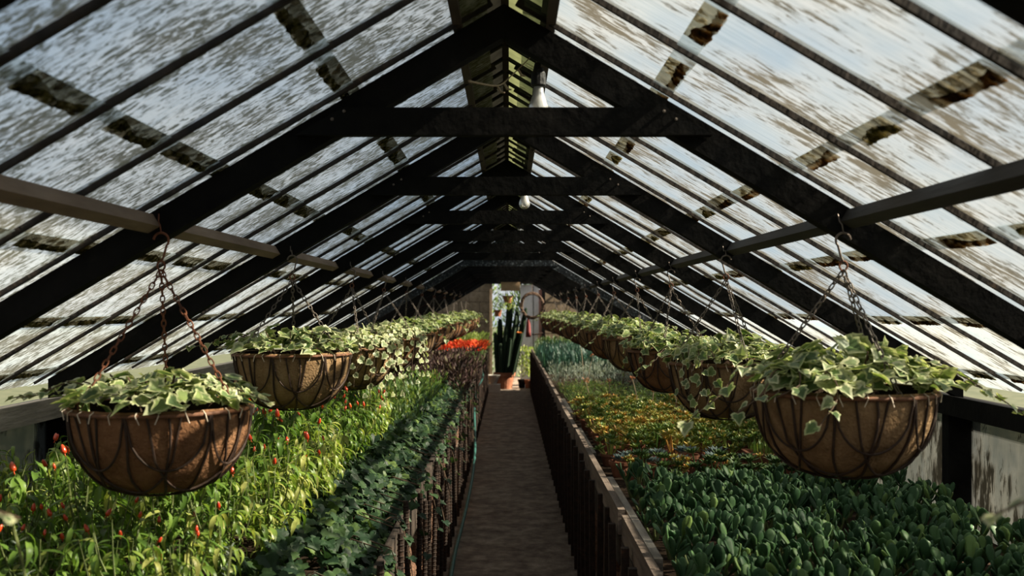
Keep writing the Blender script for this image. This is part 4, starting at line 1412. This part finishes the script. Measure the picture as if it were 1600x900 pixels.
# terracotta trough
tr = MB()
tr.add([(-.16, -.07, 0), (.16, -.07, 0), (.16, .07, 0), (-.16, .07, 0), (-.19, -.09, .12), (.19, -.09, .12), (.19, .09, .12), (-.19, .09, .12), (-.175, -.078, .12), (.175, -.078, .12), (.175, .078, .12), (-.175, .078, .12), (-.17, -.075, .10), (.17, -.075, .10), (.17, .075, .10), (-.17, .075, .10)],
       [(3, 2, 1, 0), (0, 1, 5, 4), (1, 2, 6, 5), (2, 3, 7, 6), (3, 0, 4, 7), (4, 5, 9, 8), (5, 6, 10, 9), (6, 7, 11, 10), (7, 4, 8, 11), (8, 9, 13, 12), (9, 10, 14, 13), (10, 11, 15, 14), (11, 8, 12, 15), (12, 13, 14, 15)])
trough = tag(link('terracotta_trough', tr.mesh('trough', 'terracotta'), None, T(1.36, 4.93, 0.665)), 'terracotta trough behind the front right basket', 'planter')
tg = MB(); r = random.Random(9)
bl = leaf_lance(0.05, 0.5, 0.2, n=3)
for i in range(160):
    a = r.uniform(0, 6.28)
    tg.put(bl, frame((r.uniform(-.15, .15), r.uniform(-.06, .06), 0.0), (math.cos(a) * .6, math.sin(a) * .6, 1), (math.cos(a), math.sin(a), 0), r.uniform(.05, .12)), tint=r.random())
tag(link('wispy_herb', tg.mesh('wispy_herb', 'grass_green', attrs=True), None, T(1.36, 4.93, 0.765)), 'wispy green herb growing in the terracotta trough', 'herb', kind='stuff')
# gold and green sedum field
yy = 5.24; row = 0
while yy < 7.55:
    for c in range(8):
        x = 0.55 + c * 0.152 + (0.07 if row % 2 else 0) + rng.uniform(-.02, .02)
        if x > 1.69: continue
        u = (yy - 5.24) / 2.3
        q = rng.random()
        y = yy + rng.uniform(-.02, .02)
        if u > 0.72 and q < 0.35:
            potted('silver_echeveria', x, y, 0.665, rng.choice(ros_me['silver_leaf']), 'pale silver potted rosette, %s from the path in the %s sedum row' % (nth(c), nth(row)), 'succulent', 'silver rosettes among the sedums', rng.uniform(.8, 1.1))
        elif q < (0.42 if u < 0.6 else 0.75):
            potted('gold_sedum', x, y, 0.665, rng.choice(sed_me['sedum_gold']), 'golden potted sedum, %s from the path in the %s sedum row' % (nth(c), nth(row)), 'succulent', 'golden sedums in the right bed', rng.uniform(.85, 1.1))
        else:
            potted('green_sedum', x, y, 0.665, rng.choice(sed_me['sedum_green']), 'yellow-green potted sedum, %s from the path in the %s sedum row' % (nth(c), nth(row)), 'succulent', 'green sedums in the right bed', rng.uniform(.85, 1.1))
    yy += 0.150; row += 1
# peach flower stalks
for i, (x, y, h) in enumerate(((0.62, 7.35, .26), (0.98, 7.45, .27), (1.22, 7.3, .26), (0.80, 7.9, .22), (0.75, 9.6, .33), (1.0, 7.0, .22), (0.86, 11.4, .42))):
    e = empty('flower_stalk', (x, y, 0.70))
    tag(e, 'thin flower stalk with peach buds, %s along the right bench' % nth(sorted([7.35, 7.45, 7.3, 7.9, 9.6, 7.0, 11.4]).index(y)), 'flower', 'peach flower stalks on the right bench')
    dx = rng.uniform(-.06, .06)
    link('stem', MB().tube([(0, 0, 0), (dx * .5, 0, h * .6), (dx, 0, h)], 0.0035, 5).mesh('stalk', 'dry_tendril'), e)
    fb = MB()
    for k in range(12):
        fb.put(FAT, frame((dx + rng.uniform(-.015, .015), rng.uniform(-.015, .015), h + rng.uniform(-.02, .01)), (rng.uniform(-1, 1), rng.uniform(-1, 1), rng.uniform(.1, 1)), (0, 0, 1), .028), tint=rng.random())
    fo = link('buds', fb.mesh('buds', 'petal_peach', attrs=True), e); fo['kind'] = 'stuff'


# ------------------------------------------------------------------ low carpets and tufts
def tuft(seed, n, h, R, w=0.05, lean=0.5, lance=True, size=None):
    r = random.Random(seed)
    m = MB()
    bl = leaf_lance(w, 0.35, 0.2, n=3) if lance else FAT
    for i in range(n):
        a = r.uniform(0, 6.28); rad = R * math.sqrt(r.random())
        L = size or h
        z = 0 if size is None else r.uniform(0.1, 1) * h
        m.put(bl, frame((rad * math.cos(a), rad * math.sin(a), z), (math.cos(a) * lean * r.uniform(.2, 1.4), math.sin(a) * lean * r.uniform(.2, 1.4), r.uniform(.4, 1)), (math.cos(a), math.sin(a), .3), L * r.uniform(.6, 1.1)), tint=r.random())
    return m


carpet = MB(); r = random.Random(11)
bl2 = leaf_lance(0.14, 0.3, 0.2, n=2)
for i in range(6500):
    x, y = r.uniform(0.50, 1.655), r.uniform(7.65, 10.2)
    a = r.uniform(0, 6.28)
    z = 0.70 + 0.05 * math.sin(x * 9 + y * 3) * math.sin(y * 5) + r.uniform(-.03, .04)
    carpet.put(bl2, frame((x, y, z), (math.cos(a) * .7, math.sin(a) * .7, r.uniform(.2, 1)), (0, 0, 1), r.uniform(.035, .06)), tint=r.random())
tag(link('sedum_carpet_foliage', carpet.mesh('sedum_carpet', 'grass_green', attrs=True)), 'low fine green carpet of sedum beyond the golden succulents', 'ground cover', kind='stuff')


def field(name, mats, meshes, x0, x1, y0, y1, dx, dy, z, label, cat, group, sc=(0.85, 1.15)):
    y = y0; row = 0
    inner = x0 > 0
    while y < y1:
        xs = []
        x = x0 + (dx / 2 if row % 2 else 0)
        while x < x1:
            xs.append(x); x += dx
        for c, x in enumerate(xs):
            e = empty(name, (x + rng.uniform(-.03, .03), y + rng.uniform(-.03, .03), z), rng.uniform(0, 6.28), rng.uniform(*sc))
            tag(e, '%s, %s from the path in the %s row' % (label, nth(c if inner else len(xs) - 1 - c), nth(row)), cat, group)
            link('foliage', rng.choice(meshes), e)['kind'] = 'stuff'
        y += dy; row += 1


silver = [tuft(800 + k, 90, 0.17, 0.09, 0.07, 0.7, True, 0.06).mesh('silver_foliage', 'silver_leaf', attrs=True) for k in range(2)]
field('silver_plant', None, silver, 0.55, 1.58, 10.35, 12.3, 0.24, 0.28, 0.665, 'silvery grey plant behind the sedum carpet', 'herb', 'silver plants on the right bench')
rush = [tuft(810 + k, 110, 0.36, 0.10, 0.025, 0.30).mesh('rush_blades', 'rush_blade', attrs=True) for k in range(2)]
field('rush_plant', None, rush, 0.55, 1.56, 12.6, 16.0, 0.26, 0.34, 0.665, 'dark blue-green upright tuft', 'grass', 'blue-green tufts on the right bench')
bush = [tuft(820 + k, 130, 0.24, 0.12, 0.16, 0.9, True, 0.07) for k in range(3)]
bush_me = {mn: [b.mesh('leafy_foliage', mn, smooth=True, attrs=True) for b in bush] for mn in ('mid_leaf', 'grass_green', 'light_leaf', 'purple_leaf')}
field('leafy_herb', None, bush_me['mid_leaf'] + bush_me['grass_green'] * 2, -1.5, -0.62, 5.85, 8.9, 0.24, 0.24, 0.665, 'bushy green herb beyond the chilies', 'herb', 'green herbs on the left bench')
field('purple_plant', None, bush_me['purple_leaf'], -1.45, -0.42, 9.1, 12.6, 0.25, 0.27, 0.68, 'dark purple-leaved plant', 'herb', 'purple plants on the left bench', (1.0, 1.3))
flower = []
for k in range(2):
    b = tuft(830 + k, 60, 0.20, 0.11, 0.16, 0.9, True, 0.06)
    flower.append(b)
fl_leaf = [b.mesh('flower_foliage', 'mid_leaf', attrs=True) for b in flower]
fl_pet = []
for k in range(2):
    r = random.Random(840 + k); m = MB()
    for i in range(70):
        a = r.uniform(0, 6.28); rr = 0.13 * math.sqrt(r.random())
        m.put(FAT, frame((rr * math.cos(a), rr * math.sin(a), 0.22 + r.uniform(0, .08)), (math.cos(a), math.sin(a), r.uniform(.3, 1)), (0, 0, 1), .05), tint=r.random())
    fl_pet.append(m.mesh('petals', 'petal_red', attrs=True))
y = 12.85; row = 0
while y < 15.0:
    x = -1.2; c = 3
    while x < -0.40:
        p = empty('red_flower', (x + rng.uniform(-.03, .03), y, 0.70), rng.uniform(0, 6))
        tag(p, 'orange-red flowering plant, %s from the path in the %s flower row' % (nth(c), nth(row)), 'flower', 'red flowers on the left bench')
        k = rng.randrange(2)
        f1 = link('foliage', fl_leaf[k], p); f1['kind'] = 'stuff'
        f2 = link('petals', fl_pet[k], p); f2['kind'] = 'stuff'
        x += 0.25; c -= 1
    y += 0.30; row += 1
field('light_herb', None, bush_me['light_leaf'], -1.4, -0.42, 15.2, 17.5, 0.26, 0.3, 0.76, 'pale leafy plant behind the red flowers', 'herb', 'pale herbs at the end of the left bench', (1.0, 1.3))
field('leafy_herb', None, bush_me['mid_leaf'], 0.6, 1.5, 16.2, 17.5, 0.26, 0.3, 0.68, 'leafy plant ending the right bench', 'herb', 'herbs at the end of the right bench', (1.0, 1.3))

# ------------------------------------------------------------------ things by the far door
def columnar(H, R, seg=14):
    m = MB()
    prof = [(R, 0), (R * 1.03, H * .3), (R, H * .8), (R * .85, H * .93), (R * .5, H * .985), (0, H)]
    v, f = [], []
    for r_, z in prof:
        for k in range(seg):
            a = 2 * PI * k / seg
            rr = r_ * (1.0 if k % 2 else 0.78)
            v.append((rr * math.cos(a), rr * math.sin(a), z))
    for i in range(len(prof) - 1):
        for k in range(seg):
            f.append((i * seg + k, i * seg + (k + 1) % seg, (i + 1) * seg + (k + 1) % seg, (i + 1) * seg + k))
    return m.add(v, f)


ca = empty('potted_cactus', (-0.08, 18.35, 0))
tag(ca, 'tall dark columnar cactus in a terracotta pot before the far doorway', 'cactus')
link('pot', MB().lathe(pot_profile(0.20, 0.30), 20).mesh('big_pot', 'terracotta'), ca)
for i, (x, y, H, R, lx) in enumerate(((0.02, 0, 1.42, .062, .06), (0.10, .03, 1.22, .058, .12), (-0.08, .02, 1.05, .055, 0.0), (0.14, -.03, 1.0, .05, .20), (-0.02, -.08, .92, .05, 0.06), (0.06, -.09, 1.12, .045, .14), (0.16, .04, 1.28, .045, .19), (-0.12, -.02, .8, .045, -.06), (0.0, .08, 1.3, .05, .10), (0.1, .09, 1.1, .05, .26), (0.03, -.13, .7, .04, .12), (0.13, -.1, .82, .042, .24), (-.06, -.12, .6, .04, -.02))):
    link('stem', columnar(H, R).mesh('cactus_stem', 'cactus_skin', attrs=True), ca, T(x, y, 0.24) @ RY(lx))
tag(link('orange_flower', rosette_mass(5, 1, 0, 22, 0.075, 0.0, 1.5).mesh('orange_flower', 'orange_petal'), None, T(0.19, 18.15, 1.02)), 'orange bloom beside the dark cactus', 'flower')
for i, (x, s_) in enumerate(((0.24, 1.0), (0.36, 0.9), (0.47, .8))):
    p = empty('potted_bush', (x, 18.5 - 0.05 * i, 0), i)
    tag(p, ['yellow-green bush in a square pot right of the cactus', 'pale bush in the middle small pot by the door', 'smallest pale bush in a pot against the rail by the door'][i], 'potted plant', 'potted bushes by the far door')
    link('pot', MB().lathe(pot_profile(0.075, 0.16), 12).mesh('bush_pot', 'terracotta' if i else 'black_paint'), p)
    fo = link('foliage', tuft(860 + i, 190, 0.60, 0.13, 0.16, 0.9, True, 0.085).mesh('bush_foliage', 'light_leaf', attrs=True), p, T(0, 0, 0.14)); fo['kind'] = 'stuff'
tag(link('stone_bowl', MB().lathe([(0, 0), (0.06, 0), (0.06, 0.03), (0.11, 0.13), (0.125, 0.16), (0.11, 0.165), (0.09, 0.14), (0, 0.12)], 18).mesh('stone_bowl', 'stone_bowl'), None, T(-0.27, 17.6, 0.14)), 'pale stone bowl beside the cactus pot', 'bowl')
tag(link('stone_slab', MB().box(-.13, .13, -.12, .12, 0, .14).mesh('stone_slab', 'stone_bowl'), None, T(-0.28, 17.6, 0)), 'rough pale slab carrying the stone bowl', 'stone')

wr = MB(); r = random.Random(21)
for k in range(12):
    pts = [((0.20 + 0.022 * math.sin(a * 5 + k)) * math.cos(a), 0.018 * math.cos(a * 4 + k * 1.7), (0.225 + 0.022 * math.sin(a * 4 + k * 2)) * math.sin(a)) for a in [2 * PI * i / 36 for i in range(36)]]
    wr.tube(pts, 0.011, 5, closed=True)
for k in range(30):
    a = r.uniform(0, 6.28)
    p = Vector((0.21 * math.cos(a), 0, 0.235 * math.sin(a)))
    wr.tube([p, p + Vector((r.uniform(-.04, .04), r.uniform(-.03, .01), r.uniform(-.04, .04)))], 0.004, 4)
wreath = tag(link('twig_wreath', wr.mesh('twig_wreath', 'twig'), None, T(0.43, 18.3, 1.53)), 'round brown twig wreath hanging before the white door', 'wreath')
link('hanger', MB().tube([(0, 0, 0.23), (0.0, 0.1, 0.38), (0, 0.12, 0.46)], 0.004, 4).mesh('wreath_hanger', 'twig'), wreath)

cb = empty('cardboard_box', (0.03, 18.2, 1.80))
tag(cb, 'tan cardboard box hung over the doorway', 'box')
link('box_body', MB().box(-.175, .175, -.10, .10, 0, .19).mesh('box_body', 'cardboard'), cb)
for q in (-.08, .06):
    link('box_flap', MB().box(q - .06, q + .06, -.105, -.09, 0.15, .225).mesh('box_flap', 'cardboard'), cb, RZ(0) @ RY(0.05))
link('hanger', MB().tube([(-.1, 0, .19), (0, 0, .28), (.1, 0, .19)], .004, 4).mesh('box_hanger', 'twig'), cb)

hp_ = empty('hanging_pot', (-0.02, 18.2, 1.58))
tag(hp_, 'trailing green plant in a hanging pot below the cardboard box', 'potted plant')
link('pot', MB().lathe(pot_profile(0.09, 0.13), 14).mesh('hanging_pot', 'terracotta'), hp_)
fo = link('foliage', tuft(880, 140, -0.32, 0.13, 0.10, 0.9, True, 0.10).mesh('hanging_foliage', 'light_leaf', attrs=True), hp_, T(0, 0, 0.16)); fo['kind'] = 'stuff'
link('hanger', MB().tube([(-.08, 0, .12), (0, 0, .215)], .003, 4).mesh('pot_hanger', 'twig'), hp_)
hq = empty('hanging_pot', (-0.20, 18.3, 1.33))
tag(hq, 'small terracotta pot hanging at the left side of the doorway', 'potted plant')
link('pot', MB().lathe(pot_profile(0.075, 0.12), 14).mesh('hanging_pot', 'terracotta'), hq)
fo = link('foliage', tuft(881, 90, 0.20, 0.10, 0.10, 0.9, True, 0.08).mesh('hanging_foliage', 'mid_leaf', attrs=True), hq, T(0, 0, 0.1)); fo['kind'] = 'stuff'
link('hanger', MB().tube([(0, 0, .12), (0, 0, .60)], .003, 4).mesh('pot_hanger', 'twig'), hq)

sp = MB().tube([(0, 0, 0), (0.02, 0, 0.5), (0.03, 0, 1.0)], 0.013, 6)
spade = tag(link('garden_tool', sp.mesh('tool_handle', 'twig'), None, T(0.52, 18.35, 0.0)), 'long wooden tool handle leaning by the white door', 'tool')
link('grip', MB().tube([(-.05, 0, 1.0), (.11, 0, 1.02)], .012, 6).mesh('tool_grip', 'rust_iron'), spade)
rg = MB()
rg.lathe([(0.0, 0.36), (0.02, 0.34), (0.035, 0.26), (0.045, 0.1), (0.05, 0.0), (0.0, 0.02)], 10)
rag = tag(link('red_cloth', rg.mesh('red_cloth', 'red_cloth', smooth=True), None, T(0.36, 18.3, 0.95)), 'dark red cloth hanging beside the wreath', 'cloth')

# shrubs seen through the doorway
shr = [tuft(890 + k, 1500, 2.25, 0.50, 0.20, 0.9, True, 0.15).mesh('shrub_foliage', mn, attrs=True) for k, mn in enumerate(('mid_leaf', 'dark_ivy_leaf'))]
for i, (x, y) in enumerate(((-0.62, 20.7), (0.30, 21.6), (-1.55, 22.6), (1.35, 21.6))):
    p = empty('garden_shrub', (x, y, -0.06), i)
    tag(p, 'green shrub outside the far doorway, ' + ['at the left of the opening', 'straight ahead', 'behind the others', 'behind the white door'][i], 'shrub', 'shrubs beyond the door')
    fo = link('foliage', shr[i % 2], p); fo['kind'] = 'stuff'
    link('stem', MB().tube([(0, 0, 0), (0, 0, 1.0)], .03, 6).mesh('shrub_stem', 'woody_stem'), p)
